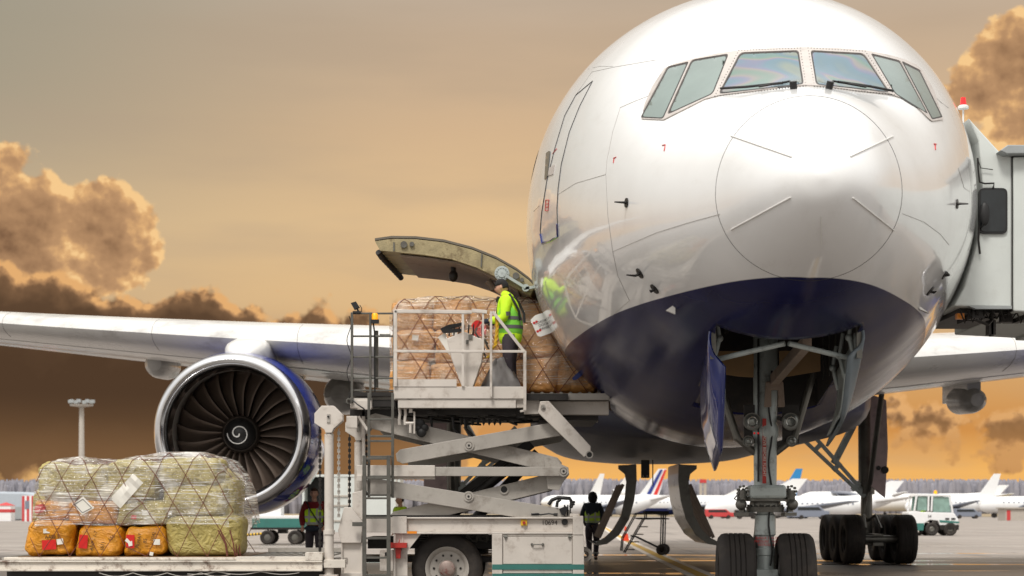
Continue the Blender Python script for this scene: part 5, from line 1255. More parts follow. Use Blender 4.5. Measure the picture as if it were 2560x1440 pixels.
# --- envelope surface shared by film and net
def film_mat(name='stretch_film', dens=.85, tint=(242, 238, 230)):
    m = bpy.data.materials.new(name); m.use_nodes = True; t = NT(m.node_tree); N = t.N; out = N['Material Output']; b = N['Principled BSDF']
    g = t.n('ShaderNodeNewGeometry'); p = g.outputs['Position']
    v = t.n('ShaderNodeMapping', {0: p, 2: (0, radians(8), 0), 3: (1.6, 1.6, 42.0)}).outputs[0]
    n1_ = t.n('ShaderNodeTexNoise', {'Vector': v, 'Scale': 1.0, 'Detail': 7.0, 'Roughness': .62, 'Distortion': .4})
    v2 = t.n('ShaderNodeMapping', {0: p, 2: (0, radians(-14), 0), 3: (2.2, 1.6, 50.0)}).outputs[0]
    n2_ = t.n('ShaderNodeTexNoise', {'Vector': v2, 'Scale': 1.0, 'Detail': 6.0, 'Roughness': .6})
    n3_ = t.n('ShaderNodeTexNoise', {'Vector': p, 'Scale': 3.5, 'Detail': 4.0})
    st = t.m('MAXIMUM', t.smooth(n1_.outputs[0], .54, .64), t.smooth(n2_.outputs[0], .56, .66))
    a = t.m('ADD', t.m('MULTIPLY', st, .8), t.m('MULTIPLY', t.smooth(n3_.outputs[0], .50, .66), .40)); a = t.m('MULTIPLY', t.m('ADD', a, .05), dens, clamp=True)
    b.inputs['Base Color'].default_value = lin(tint); b.inputs['Roughness'].default_value = .22; b.inputs['Specular IOR Level'].default_value = .8
    bp = t.n('ShaderNodeBump', {'Height': t.m('ADD', n1_.outputs[0], n2_.outputs[0]), 'Strength': .9, 'Distance': .03}); t.L.new(bp.outputs[0], b.inputs['Normal'])
    tr = t.n('ShaderNodeBsdfTransparent'); gl = t.n('ShaderNodeBsdfGlossy', {'Color': (.9, .9, .9, 1), 'Roughness': .12}); t.L.new(bp.outputs[0], gl.inputs['Normal'])
    m1 = t.n('ShaderNodeMixShader', {0: .10, 1: tr.outputs[0], 2: gl.outputs[0]}); m2 = t.n('ShaderNodeMixShader', {0: a, 1: m1.outputs[0], 2: b.outputs[0]}); t.L.new(m2.outputs[0], out.inputs[0])
    return m
MATS['stretch_film'] = film_mat(); MATS['film_upper'] = film_mat('film_upper', .85, (236, 214, 192))
def envelope_grid(xs, tops, y0, y1, zb, off, nv=30, seed=0, lean=.0, amp=.05):
    """rows over x; each runs front bottom -> top -> back bottom; ends closed by tapering"""
    rows = []
    for i, (x, zt) in enumerate(zip(xs, tops)):
        e = min(i, len(xs)-1-i); inset = (.14, .05, .012, 0)[min(e, 3)]
        h = zt - zb; dpt = y1-y0; r = []
        for k in range(nv+1):
            t = k/nv*(2*h+dpt)
            if t < h: y, z = y0-off, zb+t
            elif t < h+dpt: y, z = y0 + (t-h), zt+off
            else: y, z = y1+off, zt-(t-h-dpt)
            fz = (z-zb)/max(.01, h); rr = .10
            if z > zt-rr and t < h+rr: a = max(0, min(1, (t-(h-rr))/(2*rr)))*pi/2; y = y0-off+rr*(1-cos(a)); z = zt+off-rr*(1-sin(a))
            y += inset if y < (y0+y1)/2 else -inset; z -= inset*.7*fz
            nn = noise.noise(Vector((x*2.6+seed, y*2.2, z*2.6)))*amp + noise.noise(Vector((x*7, y*7+seed, z*7)))*amp*.35
            r.append(Vector((x + (lean*(1-fz) if i < len(xs)/2 else -lean*(1-fz))*(-1 if True else 1), y + (nn if y < y0+.3 else 0), z + (nn if z > zt-.2 else 0))))
        rows.append(r)
    return rows
def film(rows, name, mt, label, cat, z_from=None):
    mb = MB(); R_ = [[mb.bm.verts.new(p) for p in r] for r in rows]
    for A, B in zip(R_, R_[1:]):
        for k in range(len(A)-1):
            if z_from and min(A[k].co.z, A[k+1].co.z, B[k].co.z) < z_from: continue
            mb.bm.faces.new((A[k], A[k+1], B[k+1], B[k]))
    n = len(rows[0])-1                       # end walls
    for r in (R_[0], R_[-1]):
        for k in range(n//2):
            q = (r[k], r[k+1], r[n-k-1], r[n-k])
            if z_from and min(v.co.z for v in q) < z_from: continue
            try: mb.bm.faces.new(q)
            except ValueError: pass
    for v in [v for v in mb.bm.verts if not v.link_faces]: mb.bm.verts.remove(v)
    return mb.build(name, mt, None, smooth=True, angle=180, label=label, category=cat)
def net(rows, name, label, step_i, step_k, r, kmin=0, mt='rope'):
    mb = MB(); nI = len(rows); nK = len(rows[0])
    for sgn in (1, -1):
        for s0 in range(-nK*3, nI*3, step_i):
            P = []
            for k in range(0, nK):
                i = s0 + sgn*k*step_i/step_k
                if 0 <= i <= nI-1:
                    i0 = int(i); f = i-i0; i1 = min(nI-1, i0+1); P.append(rows[i0][k].lerp(rows[i1][k], f) + Vector((0, -.012, .0)))
                else:
                    if len(P) > 1: mb.tube(P, r, 4)
                    P = []
            if len(P) > 1: mb.tube(P, r, 4)
    return mb.build(name, mt, None, label=label, category='cargo net')
outl = [(58, 1392), (78, 1290), (90, 1175), (110, 1165), (150, 1156), (200, 1147), (235, 1147), (265, 1157), (300, 1153), (350, 1142), (395, 1133), (450, 1133), (500, 1138), (535, 1142), (550, 1165), (575, 1195), (588, 1215)]
def top_at(px):
    o_ = outl[2:]
    for (a, b), (c, dd) in zip(o_, o_[1:]):
        if a <= px <= c: return b+(dd-b)*(px-a)/(c-a)
    return o_[0][1] if px < o_[0][0] else o_[-1][1]
pxs = [86+(588-86)*i/40 for i in range(41)]
rows_f = envelope_grid([PX(p, LD) for p in pxs], [PZ(top_at(p), LD) for p in pxs], LD-.045, LD+2.25, PZ(1391, LD), .03, 34, 3, lean=.10)
film(rows_f, 'stretch_film', 'stretch_film', 'clear crinkled plastic film round the bags on the low deck', 'plastic film', z_from=PZ(1322, LD))
rows_n = envelope_grid([PX(p, LD) for p in pxs], [PZ(top_at(p), LD) for p in pxs], LD-.06, LD+2.25, PZ(1391, LD), .02, 34, 3, lean=.12)
net(rows_n, 'cargo_net', 'dark red diamond rope net over the bags on the low deck', 6, 5, .005)
mb = MB()      # gathered net cords at the right end
for i in range(16):
    x = 560+random.uniform(0, 40); mb.tube([W(x-14+random.uniform(-6, 6), 1325, LD-.05+i*.05), W(x, 1360, LD-.06+i*.05), W(x+4, 1390, LD-.06+i*.05)], .010, 5)
o = mb.build('net_cord_bunch', 'rope', bpy.data.objects['cargo_net']) 
# --- raised load
UD = 26.35
g2_ = 'tan bags wrapped on the raised platform'
def Ub(p): return p
ups = [(972, 900, 1075, 984), (1070, 905, 1185, 984), (1180, 900, 1290, 984), (1285, 890, 1395, 984), (1390, 880, 1492, 984), (975, 822, 1090, 905), (1085, 818, 1200, 908), (1195, 815, 1300, 905), (1295, 800, 1400, 895), (1395, 815, 1480, 885),
       (978, 752, 1085, 828), (1080, 748, 1180, 824), (1175, 748, 1285, 822), (1280, 752, 1390, 820)]
ul = ['tan bag at bottom left of the raised load, behind the toe board', 'tan bag behind the foot of the control stand', 'tan bag beside the grey tarpaulin on the raised platform', 'tan bag on platform just right of the handrail end', 'tan bag deepest in the hold doorway, bottom row',
      'tan bag at mid height behind the left handrail post', 'tan bag at mid height behind the control stand', 'tan bag behind the worker in the yellow jacket', 'tan bag behind the white placard at the doorway', 'tan bag at mid height inside the hold doorway',
      'tan bag at top left corner of the raised load', 'tan bag on top, second from left on the raised load', 'tan bag on top beside the worker\'s hat', 'tan bag on top under the raised hold door hinge']
ubs = []
for k, (a, b, c, dd) in enumerate(ups): ubs.append(bag(a, b, c, dd, UD, .85, 'bag_tan', ul[k], g2_, 40+k, sq=.33, bulge=.03))
for k, (a, b, c, dd) in enumerate(((980, 770, 1230, 984), (1235, 770, 1480, 984))): bag(a, b, c, dd, UD+.95, 1.2, 'bag_tan', ('tan bulk at the back of the raised load, left half', 'tan bulk at the back of the raised load, right half')[k], g2_, 60+k)
mb = MB(); mb.box(PX(968, UD), PX(1500, UD), UD-.05, UD+2.3, PZ(988, UD), PZ(984, UD)); mb.build('cargo_pallet', 'pallet_metal', None, label='flat tan metal pallet under the tan bags on the raised platform', category='pallet')
sticker(ubs[7], roundpoly([(1178, 812), (1190, 800), (1215, 806), (1216, 840), (1185, 842)], .3), UD-.05, 'red_label'); sticker(ubs[5], rect(1030, 838, 1046, 851, .1), UD-.04, 'paper'); sticker(ubs[6], rect(1130, 800+26, 1143, 838, .1), UD-.04, 'paper')
mb = MB(); mb.pprism(roundpoly([(1430, 945), (1462, 915), (1470, 918), (1472, 926), (1440, 950), (1432, 950)], .4), UD-.10, .02); mb.build('bag_tag', 'stripe_blue', ubs[4])
pxs = [972+(1488-972)*i/40 for i in range(41)]
tops = [PZ(interp([(972, 775), (985, 760), (1010, 752), (1060, 745), (1180, 744), (1260, 747), (1340, 752), (1400, 790), (1440, 815), (1488, 850)], p)[0], UD) for p in pxs]
rows_f = envelope_grid([PX(p, UD) for p in pxs], tops, UD-.045, UD+2.2, PZ(985, UD), .03, 34, 9, lean=-.02)
film(rows_f, 'stretch_film', 'film_upper', 'crinkled plastic film round the tan bags on the raised platform', 'plastic film', z_from=PZ(975, UD))
net(rows_f, 'cargo_net', 'dark rope net over the tan bags on the raised platform', 6, 5, .0055)
mb = MB(); R0 = []
for i in range(11):
    t = i/10; yb = PZ(970, D); r = []
    for k in range(7):
        f = k/6; xl = 1198+(1238-1198)*t; xr = 1306+(1268-1306)*t; x = xl+(xr-xl)*f
        r.append(mb.bm.verts.new(Vector((PX(x, D), D+.30+.06*sin(k*1.7+i*.6)-.1*(1-t)*sin(pi*f), PZ(970-80*t, D)+.01*sin(i+k)))))
    R0.append(r)
for A, B in zip(R0, R0[1:]):
    for k in range(6): mb.bm.faces.new((A[k], A[k+1], B[k+1], B[k]))
o = mb.build('tarpaulin', 'tarp', None, smooth=True, angle=180, label='grey creased tarpaulin hung behind the handrail of the raised platform', category='tarpaulin'); s = o.modifiers.new('s', 'SOLIDIFY'); s.thickness = .01

# ================================================================ PEOPLE
def skin_mesh(verts, edges, radii, root=0, sub=2):
    me = bpy.data.meshes.new('tmp'); me.from_pydata(verts, edges, []); o = bpy.data.objects.new('tmp', me); COL.objects.link(o)
    m = o.modifiers.new('skin', 'SKIN'); m.use_smooth_shade = True; sv = me.skin_vertices[0].data
    for i, r in enumerate(radii):
        sv[i].radius = (r if isinstance(r, tuple) else (r, r)); sv[i].use_root = (i == root)
    s = o.modifiers.new('sub', 'SUBSURF'); s.levels = sub; s.render_levels = sub
    bpy.context.view_layer.update(); dg = bpy.context.evaluated_depsgraph_get(); nm = bpy.data.meshes.new_from_object(o.evaluated_get(dg)); bpy.data.objects.remove(o); return nm
def chain_mesh(chains, root=None):
    """chains: list of lists of (point, radius); equal points are merged"""
    V = []; E = []; Rr = []; key = {}
    for ch_ in chains:
        prev = None
        for p, r in ch_:
            k = tuple(round(c, 4) for c in p)
            if k not in key: key[k] = len(V); V.append(tuple(p)); Rr.append(r)
            i = key[k]
            if prev is not None and (prev, i) not in E: E.append((prev, i))
            prev = i
    return skin_mesh(V, E, Rr)
def person(name_label, loc, face, J, cloth, hat=None, hairc='hair', height=1.8, props=None):
    """J: joints in a local frame; x right of figure, y forward, z up, metres for 1.8 m"""
    root = thing('person', (0, 0, 0), name_label, 'person')
    v = lambda p: Vector(p)
    # body: torso, neck, arms, legs, hands in one skin
    pel, ches, nk, hd_ = v(J['pelvis']), v(J['chest']), v(J['neck']), v(J['head'])
    chains = [[(pel, .13), (pel.lerp(ches, .5), .125), (ches, .14), (nk, .055), (nk.lerp(hd_, .5), .052), (hd_ + Vector((0, 0, -.02)), .07)]]
    for s in 'LR':
        sh, elb, wr = v(J['sh'+s]), v(J['el'+s]), v(J['wr'+s]); hn = (wr-elb).normalized()
        palm = wr + hn*.05
        chains.append([(ches, .14), (sh, .06), (elb, .042), (wr, .028), (palm, .032)])
        side = hn.cross(Vector((0, 1, 0) if abs(hn.y) < .8 else (0, 0, 1))).normalized(); cur = side.cross(hn)*.35
        for q, ln in ((-.028, .062), (-.010, .075), (.010, .072), (.028, .058)):
            b0 = palm + side*q + hn*.03; b1 = b0 + hn*ln*.5 + cur*.012; b2 = b1 + (hn*.6 + cur).normalized()*ln*.5
            chains.append([(palm, .032), (b0, .010), (b1, .009), (b2, .008)])
        chains.append([(palm, .032), (palm + side*.035 - hn*.0, .011), (palm + side*.05 + hn*.03, .009)])
        hp, kn, an, to = v(J['hip'+s]), v(J['kn'+s]), v(J['an'+s]), v(J['to'+s])
        chains.append([(pel, .13), (hp, .085), (kn, .058), (an, .042), (to, .035)])
    me = chain_mesh(chains); me.materials.append(M('skin')); body = bpy.data.objects.new('body', me); COL.objects.link(body); body.parent = root
    # head
    mb = MB(); mb.ball((0, 0, 0), .098, 24, 18, (.80, 1.0, 1.18))
    for q in mb.bm.verts:
        c = q.co
        if c.z < -.02: c.x *= 1 - .9*abs(c.z+.02)/.118*.38; c.y *= 1-.12*abs(c.z+.02)/.118
        if c.y > .05:
            nose = math.exp(-((c.x/.014)**2 + ((c.z+.012)/.024)**2)); c.y += .024*nose
            for sx in (-1, 1): c.y -= .012*math.exp(-(((c.x-sx*.032)/.015)**2 + ((c.z-.012)/.012)**2))
            c.y += .006*math.exp(-((c.x/.02)**2 + ((c.z+.052)/.009)**2)); c.y += .008*math.exp(-((c.x/.025)**2 + ((c.z+.095)/.018)**2))
    for sx in (-1, 1): mb.ball((sx*.080, -.005, -.005), .03, 10, 8, (.35, .7, 1.0))
    yaw = J.get('look', 0); pit = J.get('pitch', 0); HM = Matrix.Translation(hd_ + Vector((0, .015, .05))) @ Matrix.Rotation(yaw, 4, 'Z') @ Matrix.Rotation(pit, 4, 'X')
    for q in mb.bm.verts: q.co = HM @ q.co
    hob = mb.build('head', 'skin', body, smooth=True, angle=180)
    mb = MB()
    for sx in (-1, 1): mb.ball(HM @ Vector((sx*.032, .085, .012)), .009, 8, 6)
    mb.build('eye_pair', 'black', body); mb = MB(); mb.tube([HM @ Vector((-.022, .094, -.052)), HM @ Vector((0, .099, -.050)), HM @ Vector((.022, .094, -.052))], .004, 6); mb.build('mouth', 'lip', body)
    for s in 'LR':
        if cloth[2] == 'trousers' and hat:
            wr = v(J['wr'+s]); hn = (wr-v(J['el'+s])).normalized(); m_ = chain_mesh([[(wr-hn*.02, .042), (wr+hn*.05, .046), (wr+hn*.11, .038)]]); m_.materials.append(M('navy')); o_ = bpy.data.objects.new('glove', m_); COL.objects.link(o_); o_.parent = root
    if hat == 'hood': m_ = chain_mesh([[(nk, .10), (nk.lerp(hd_, .6), .10)]]); m_.materials.append(M('knit')); o_ = bpy.data.objects.new('collar', m_); COL.objects.link(o_); o_.parent = root
    hat_k = hat or 'hair'
    mb = MB(); mb.ball((0, 0, 0), .108, 24, 16, (.84, 1.0, 1.14))
    bmesh.ops.delete(mb.bm, geom=[q for q in mb.bm.verts if (q.co.z < (.012 if hat_k == 'knit' else .03) and q.co.y > -.02) or q.co.z < -.055], context='VERTS')
    if hat_k == 'hood': mb.ball((0, -.02, -.02), .142, 24, 16, (.9, 1, 1.15)); bmesh.ops.delete(mb.bm, geom=[q for q in mb.bm.verts if q.co.y > .085 and q.co.z < .08], context='VERTS')
    for q in mb.bm.verts: q.co = HM @ (q.co + Vector((0, -.004, .012)) + q.co.normalized()*.006*noise.noise(q.co*40))
    o = mb.build('hat' if hat_k != 'hair' else 'hair', 'knit' if hat_k != 'hair' else hairc, root, smooth=True, angle=180); s = o.modifiers.new('s', 'SOLIDIFY'); s.thickness = .012
    # clothing skins
    def wear(chs, name, mt):
        m_ = chain_mesh(chs); m_.materials.append(M(mt)); o_ = bpy.data.objects.new(name, m_); COL.objects.link(o_); o_.parent = root; return o_
    jk, vst, tr = cloth
    chs = [[(pel + Vector((0, 0, -.06-J.get('long', 0))), .20), (pel.lerp(ches, .5), .20), (ches, .20), (nk + Vector((0, 0, -.03)), .10)]]
    for s in 'LR':
        sh, elb, wr = v(J['sh'+s]), v(J['el'+s]), v(J['wr'+s]); chs.append([(ches, .20), (sh, .10), (sh.lerp(elb, .5), .088), (elb, .08), (elb.lerp(wr, .6), .068), (wr, .05)])
    wear(chs, 'jacket', jk)
    for s in 'LR':
        hp, kn, an, to = v(J['hip'+s]), v(J['kn'+s]), v(J['an'+s]), v(J['to'+s])
        wear([[(pel + Vector((0, 0, -.02)), .19), (hp, .135), (hp.lerp(kn, .5), .108), (kn, .088), (kn.lerp(an, .5), .075), (an + Vector((0, 0, .0)), .07)]], 'trouser_leg', tr)
        wear([[(an + Vector((0, -.03, -.02)), .056), (an.lerp(to, .5) + Vector((0, 0, -.01)), .055), (to, .045)]], 'boot', 'black')
        if tr == 'trousers':
            q = an.lerp(kn, .25); mb = MB(); mb.lathe([(-.02, .085), (.02, .087)], q, (kn-an), 16); mb.build('reflective_band', 'reflect_tape', root, smooth=True)
    if vst:
        vo = wear([[(pel + Vector((0, -.01, -.02-J.get('long', 0))), .222), (pel.lerp(ches, .5), .216), (ches + Vector((0, 0, .0)), .218), (nk + Vector((0, 0, -.05)), .105)], [(ches, .218), (v(J['shL'])*.85 + ches*.15, .118)], [(ches, .218), (v(J['shR'])*.85 + ches*.15, .118)]], 'hi_vis_vest', vst)
        bv = BVHTree.FromPolygons([q.co for q in vo.data.vertices], [p.vertices for p in vo.data.polygons])
        for h_, nm_ in ((pel.lerp(ches, .20), 0), (pel.lerp(ches, .55), 1)):
            mb = MB(); ra = []; rb_ = []
            for k in range(33):
                a = 2*pi*k/32; dr_ = Vector((cos(a), sin(a), 0))
                for dz, lst in ((-.026, ra), (.026, rb_)):
                    o3 = h_ + Vector((0, 0, dz)); l_, n_, *_ = bv.ray_cast(o3 + dr_*.6, -dr_); lst.append((l_ if l_ is not None else o3 + dr_*.22) + dr_*.006)
            vs = [[mb.bm.verts.new(p) for p in lst] for lst in (ra, rb_)]
            for k in range(32): mb.bm.faces.new((vs[0][k], vs[0][k+1], vs[1][k+1], vs[1][k]))
            mb.build('reflective_band', 'grey_tape' if vst == 'hivis_green' else 'reflect_tape', vo, smooth=True, angle=180)
        for sx in (-.085, .085):
            for fy in (1, -1):
                mb = MB(); r0 = []
                for k in range(8):
                    z = pel.z+.1 + (ches.z-pel.z+.02)*k/7
                    c_ = pel.lerp(ches, k/7); l_, *_ = bv.ray_cast(Vector((c_.x+sx, c_.y+fy*.7, z)), Vector((0, -fy, 0)))
                    if l_ is not None: r0.append(l_ + Vector((0, fy*.006, 0)))
                if len(r0) > 2:
                    A = [mb.bm.verts.new(p + Vector((-.022, 0, 0))) for p in r0]; B = [mb.bm.verts.new(p + Vector((.022, 0, 0))) for p in r0]
                    for k in range(len(A)-1): mb.bm.faces.new((A[k], A[k+1], B[k+1], B[k]))
                    mb.build('reflective_brace', 'reflect_tape', vo, smooth=True)
    if props: props(root, v)
    # place: facing angle about Z (0 = away from viewer along +Y)
    k = height/1.8; root.scale = (k, k, k); root.rotation_euler = (0, 0, face); root.location = loc
    return root
mat('lip', (150, 84, 76), .5, var=.05)
def stand(**kw):
    J = dict(pelvis=(0, 0, .95), chest=(0, .0, 1.34), neck=(0, .0, 1.50), head=(0, .01, 1.62), shL=(-.19, 0, 1.44), shR=(.19, 0, 1.44), elL=(-.25, -.03, 1.16), elR=(.25, -.03, 1.16), wrL=(-.24, .06, .92), wrR=(.24, .06, .92),
             hipL=(-.10, 0, .90), hipR=(.10, 0, .90), knL=(-.11, .02, .50), knR=(.11, .02, .50), anL=(-.11, -.02, .09), anR=(.11, -.02, .09), toL=(-.13, .14, .045), toR=(.13, .14, .045)); J.update(kw); return J
# worker on the raised platform: profile, facing image left, slightly stooped, hands at the controls
zp = PZ(980, D)+.03
J = stand(chest=(0, .04, 1.33), neck=(0, .09, 1.49), head=(0, .13, 1.60), shL=(-.19, .03, 1.43), shR=(.19, .04, 1.43), elL=(-.24, .05, 1.14), elR=(.24, .05, 1.14), wrL=(-.18, .30, 1.12), wrR=(.16, .30, 1.12), pitch=-.25, long=.16)
def collar(root, v):
    m_ = chain_mesh([[((0, .05, 1.46), .12), ((0, .06, 1.54), .115), ((0, .03, 1.58), .09)]]); m_.materials.append(M('hivis')); o_ = bpy.data.objects.new('hood', m_); COL.objects.link(o_); o_.parent = root
    m_ = chain_mesh([[((0, .16, 1.50), .06), ((0, .20, 1.46), .045), ((0, .21, 1.41), .03)]]); m_.materials.append(M('knit')); o_ = bpy.data.objects.new('scarf', m_); COL.objects.link(o_); o_.parent = root
    mb = MB(); mb.tube([(.19, -.02, 1.52), (.22, -.10, 1.40), (.20, -.17, 1.25), (.16, -.18, 1.12)], .02, 8); mb.tube([(-.19, -.02, 1.52), (-.22, -.10, 1.40), (-.20, -.17, 1.25), (-.16, -.18, 1.12)], .02, 8); mb.build('harness_strap', 'black', root, smooth=True)
    mb = MB(); 
    for s in (-1, 1): mb.lathe([(-.03, .083), (.03, .080)], (s*.215, .04, 1.22), (s*.1, .0, 1), 16)
    mb.build('sleeve_band', 'grey_tape', root, smooth=True)
person('worker in bright yellow hooded jacket and black hat on the raised platform', (PX(1277, 25.75), 25.75, PZ(981, D)), radians(78), J, ('hivis', 'hivis_green', 'trousers'), hat='knit', height=1.71, props=collar)
# worker seen from behind beside the loader
J = stand(elL=(-.27, -.0, 1.17), elR=(.27, .02, 1.17), wrL=(-.22, .18, 1.0), wrR=(.22, .16, .98), chest=(0, .05, 1.33), neck=(0, .08, 1.49), head=(0, .11, 1.61), pitch=-.3, anR=(.07, .16, .11), toR=(.07, .30, .05), knR=(.09, .18, .52), anL=(-.07, -.1, .09), toL=(-.08, .05, .045), knL=(-.09, .04, .5))
person('worker seen from behind in dull green vest and dark hood by the loader end', (PX(1481, 47.5), 47.5, 0), radians(-8), J, ('navy', 'hivis_dull', 'trousers'), hat='hood', height=1.86)
def strap(root, v):
    mb = MB(); mb.tube([(.15, .13, 1.50), (.05, .215, 1.32), (-.08, .215, 1.12), (-.2, .12, .95)], .014, 6); mb.build('shoulder_strap', 'black', root, smooth=True)
    mb = MB(); mb.ball((.02, .19, .92), .1, 14, 8, (1.7, .5, .7)); mb.build('waist_bag', 'navy', root, smooth=True)
J = stand(elL=(-.28, -.04, 1.17), elR=(.28, -.04, 1.17), wrL=(-.24, .10, .96), wrR=(.24, .10, .96), pitch=.05)
person('bareheaded worker in dark red sweater and yellow vest facing the camera', (PX(786, 40), 40, 0), radians(176), J, ('red_cloth', 'hivis', 'trousers'), hat=None, height=1.88, props=strap)
person('dark haired worker in yellow vest half hidden behind the scissor lift', (PX(1001, 42), 42, 0), radians(120), stand(), ('hivis', 'hivis', 'trousers'), hat=None, hairc='knit', height=1.74)
# ================================================================ BACKGROUND
# floodlight mast
d = 300; ms = thing('floodlight_mast', (PX(204, d), d, 0), 'tall pale lamp mast with a ring of floodlights rising behind the bags', 'light mast')
mb = MB(); mb.lathe([(0, .62), (10, .5), (PZ(1018, d), .40), (PZ(1018, d), 0)], (PX(204, d), d, 0), (0, 0, 1), 16); mb.build('pole', 'concrete', ms, smooth=True)
mb = MB(); mb.lathe([(PZ(1018, d), .5), (PZ(1015, d), 1.9), (PZ(1012, d), 2.0), (PZ(1012, d), 0)], (PX(204, d), d, 0), (0, 0, 1), 20); mb.build('head_ring', 'concrete', ms)
for k in range(8):
    a = 2*pi*k/8; p = Vector((PX(204, d)+1.9*cos(a), d+1.9*sin(a), PZ(1008, d))); mb = MB(); mb.tube([p+Vector((0, 0, -.5)), p], .08, 6); mb.box(p.x-.35, p.x+.35, p.y-.25, p.y+.25, p.z, p.z+.55); mb.build('floodlight', 'bridge_grey', ms, bevel=.08)
# generic airliner parked far away
def jet(px, pyc, d, L_, R, heading, tail, name_label, kind='low', belly=None, script=None, group='airliners parked across the airfield', tailh=None, engines=True, mark=None):
    """px, pyc: where the nose is; heading: angle of the fuselage in plan, 0 = tail to the right"""
    z = PZ(pyc, d); n_ = Vector((cos(heading), sin(heading), 0)); sdv = Vector((-n_.y, n_.x, 0)); o = Vector((PX(px, d), d, z))
    rt = thing('parked_airliner', (o.x, o.y, 0), name_label, 'airliner', group)
    prof = [(0, .02), (.15, .35), (.5, .62), (1.1, .86), (2.0, 1.0), (3.2, 1.0)]
    pr = [(t*R*.9, r*R) for t, r in prof] + [(L_*.72, R), (L_*.84, R*.8), (L_*.94, R*.45), (L_, R*.1)]
    mb = MB(); mb.lathe(pr, o, n_, 24)
    for q in mb.bm.verts:
        t = (q.co-o).dot(n_)
        if t > L_*.72: q.co.z += (t-L_*.72)/(L_*.28)*R*.75
        if t < 2*R: q.co.z -= (1-t/(2*R))*R*.25
    mb.build('fuselage', 'plane_white', rt, smooth=True)
    if belly:
        mb = MB()
        for t0, t1 in ((1.6*R, L_*.74),):
            rr = []
            for t in (t0, t1): rr.append([o + n_*t + sdv*(R*1.01*cos(a)) + Vector((0, 0, R*1.01*sin(a))) for a in [radians(-160+14*i) for i in range(11)]])
            mb.loft(rr, cap=False, closed=False)
        mb.build('belly_stripe', belly, rt, smooth=True)
    mb = MB(); nwin = int(L_*.62)
    for sgn in (-1, 1):
        for i in range(nwin):
            t = 3.2*R+i*1.0
            if t > L_*.76: break
            a = radians(14); c = o + n_*t + sdv*sgn*R*cos(a)*1.005 + Vector((0, 0, R*sin(a)))
            mb.face([c+n_*.16+Vector((0, 0, -.18)), c-n_*.16+Vector((0, 0, -.18)), c-n_*.16+Vector((0, 0, .18)), c+n_*.16+Vector((0, 0, .18))])
    for sgn in (-1, 1):
        c = o + n_*R*.95 + sdv*sgn*R*.35 + Vector((0, 0, R*.28)); mb.face([c+Vector((0, 0, -.15))-n_*.0, c+n_*.9+sdv*sgn*.35+Vector((0, 0, -.05)), c+n_*.9+sdv*sgn*.25+Vector((0, 0, .35)), c+n_*.25+Vector((0, 0, .22))])
    mb.build('window_row', 'plane_grey', rt, recalc=False)
    th = tailh or R*3.0; c0 = L_*.82; ch_ = L_*.16
    F_ = lambda t, h, y: o + n_*t + Vector((0, 0, R*.7+h)) + sdv*y
    def finmesh(q, y0=.25): mb = MB(); mb.loft([[F_(t, h, y0*(1-h/th*.6)) for t, h in q], [F_(t, h, -y0*(1-h/th*.6)) for t, h in q]]); return mb
    sw = ch_*.9
    fn = finmesh([(c0-ch_*.35, -.2), (c0+sw*1.0, th), (c0+sw*1.0+ch_*.45, th), (c0+ch_*.85, -.1)]).build('tail_fin', tail if tail != 'tricolor' else 'plane_white', rt)
    if tail == 'tricolor':
        for f0, f1, mt_ in ((.22, .52, 'stripe_blue'), (.72, .98, 'stripe_red')):
            q = []
            for h in (0, th*.97):
                a = c0-ch_*.1 + (sw*1.0+ch_*.1)*h/th; w_ = ch_*.85 - ch_*.38*h/th; q.append((a+w_*f0, a+w_*f1, h))
            mb = MB()
            for y in (.30, -.30): mb.loft([[F_(t, h, y+e) for t, h in ((q[0][0], 0), (q[1][0], q[1][2]), (q[1][1], q[1][2]), (q[0][1], 0))] for e in (0, .03)])
            mb.build('fin_stripe', mt_, fn)
    wz = -R*.45
    def pl(name, t, root, span, sweep, tipc, z0, dih, mt_='plane_white', s_=(1, -1)):
        for s in s_:
            mb = MB(); a = [(t, s*R*.6, z0), (t+root, s*R*.6, z0), (t+sweep+tipc, s*span, z0+dih), (t+sweep, s*span, z0+dih)]
            P = [o + n_*q[0] + sdv*q[1] + Vector((0, 0, q[2])) for q in a]; mb.loft([[p + Vector((0, 0, .22 if i < 2 else .08)) for i, p in enumerate(P)], [p - Vector((0, 0, .22 if i < 2 else .08)) for i, p in enumerate(P)]]); mb.build(name, mt_, rt)
    if kind == 'high': pl('wing', L_*.34, L_*.16, L_*.48, L_*.10, L_*.05, R*.95, -R*.3, 'plane_grey')
    else: pl('wing', L_*.33, L_*.19, L_*.46, L_*.24, L_*.05, wz, R*.9, 'plane_grey')
    if kind == 'ttail': pl('tailplane', c0+sw*.9, ch_*.6, L_*.15, ch_*.5, ch_*.25, R*.7+th, .1)
    else: pl('tailplane', L_*.86, ch_*.7, L_*.18, ch_*.9, ch_*.25, R*.55, R*.4)
    if kind == 'tri':
        mb = MB(); mb.lathe([(0, .5*R), (.2, .6*R), (L_*.1, .62*R), (L_*.2, .35*R), (L_*.2, 0)], o + n_*(c0-.5) + Vector((0, 0, R*1.5)), n_, 18); mb.build('tail_engine', 'plane_white', rt, smooth=True)
    if engines and kind != 'ttail':
        for s in (1, -1):
            mb = MB(); e = o + n_*(L_*.37) + sdv*s*L_*.16 + Vector((0, 0, wz-R*.25 if kind != 'high' else R*.4)); mb.lathe([(0, R*.30), (.1, R*.40), (R*1.0, R*.42), (R*2.0, R*.25), (R*2.0, 0)], e, n_, 16); mb.lathe([(.25, R*.33), (.25, 0)], e, n_, 16); mb.build('engine', 'plane_grey', rt, smooth=True)
    mb = MB()
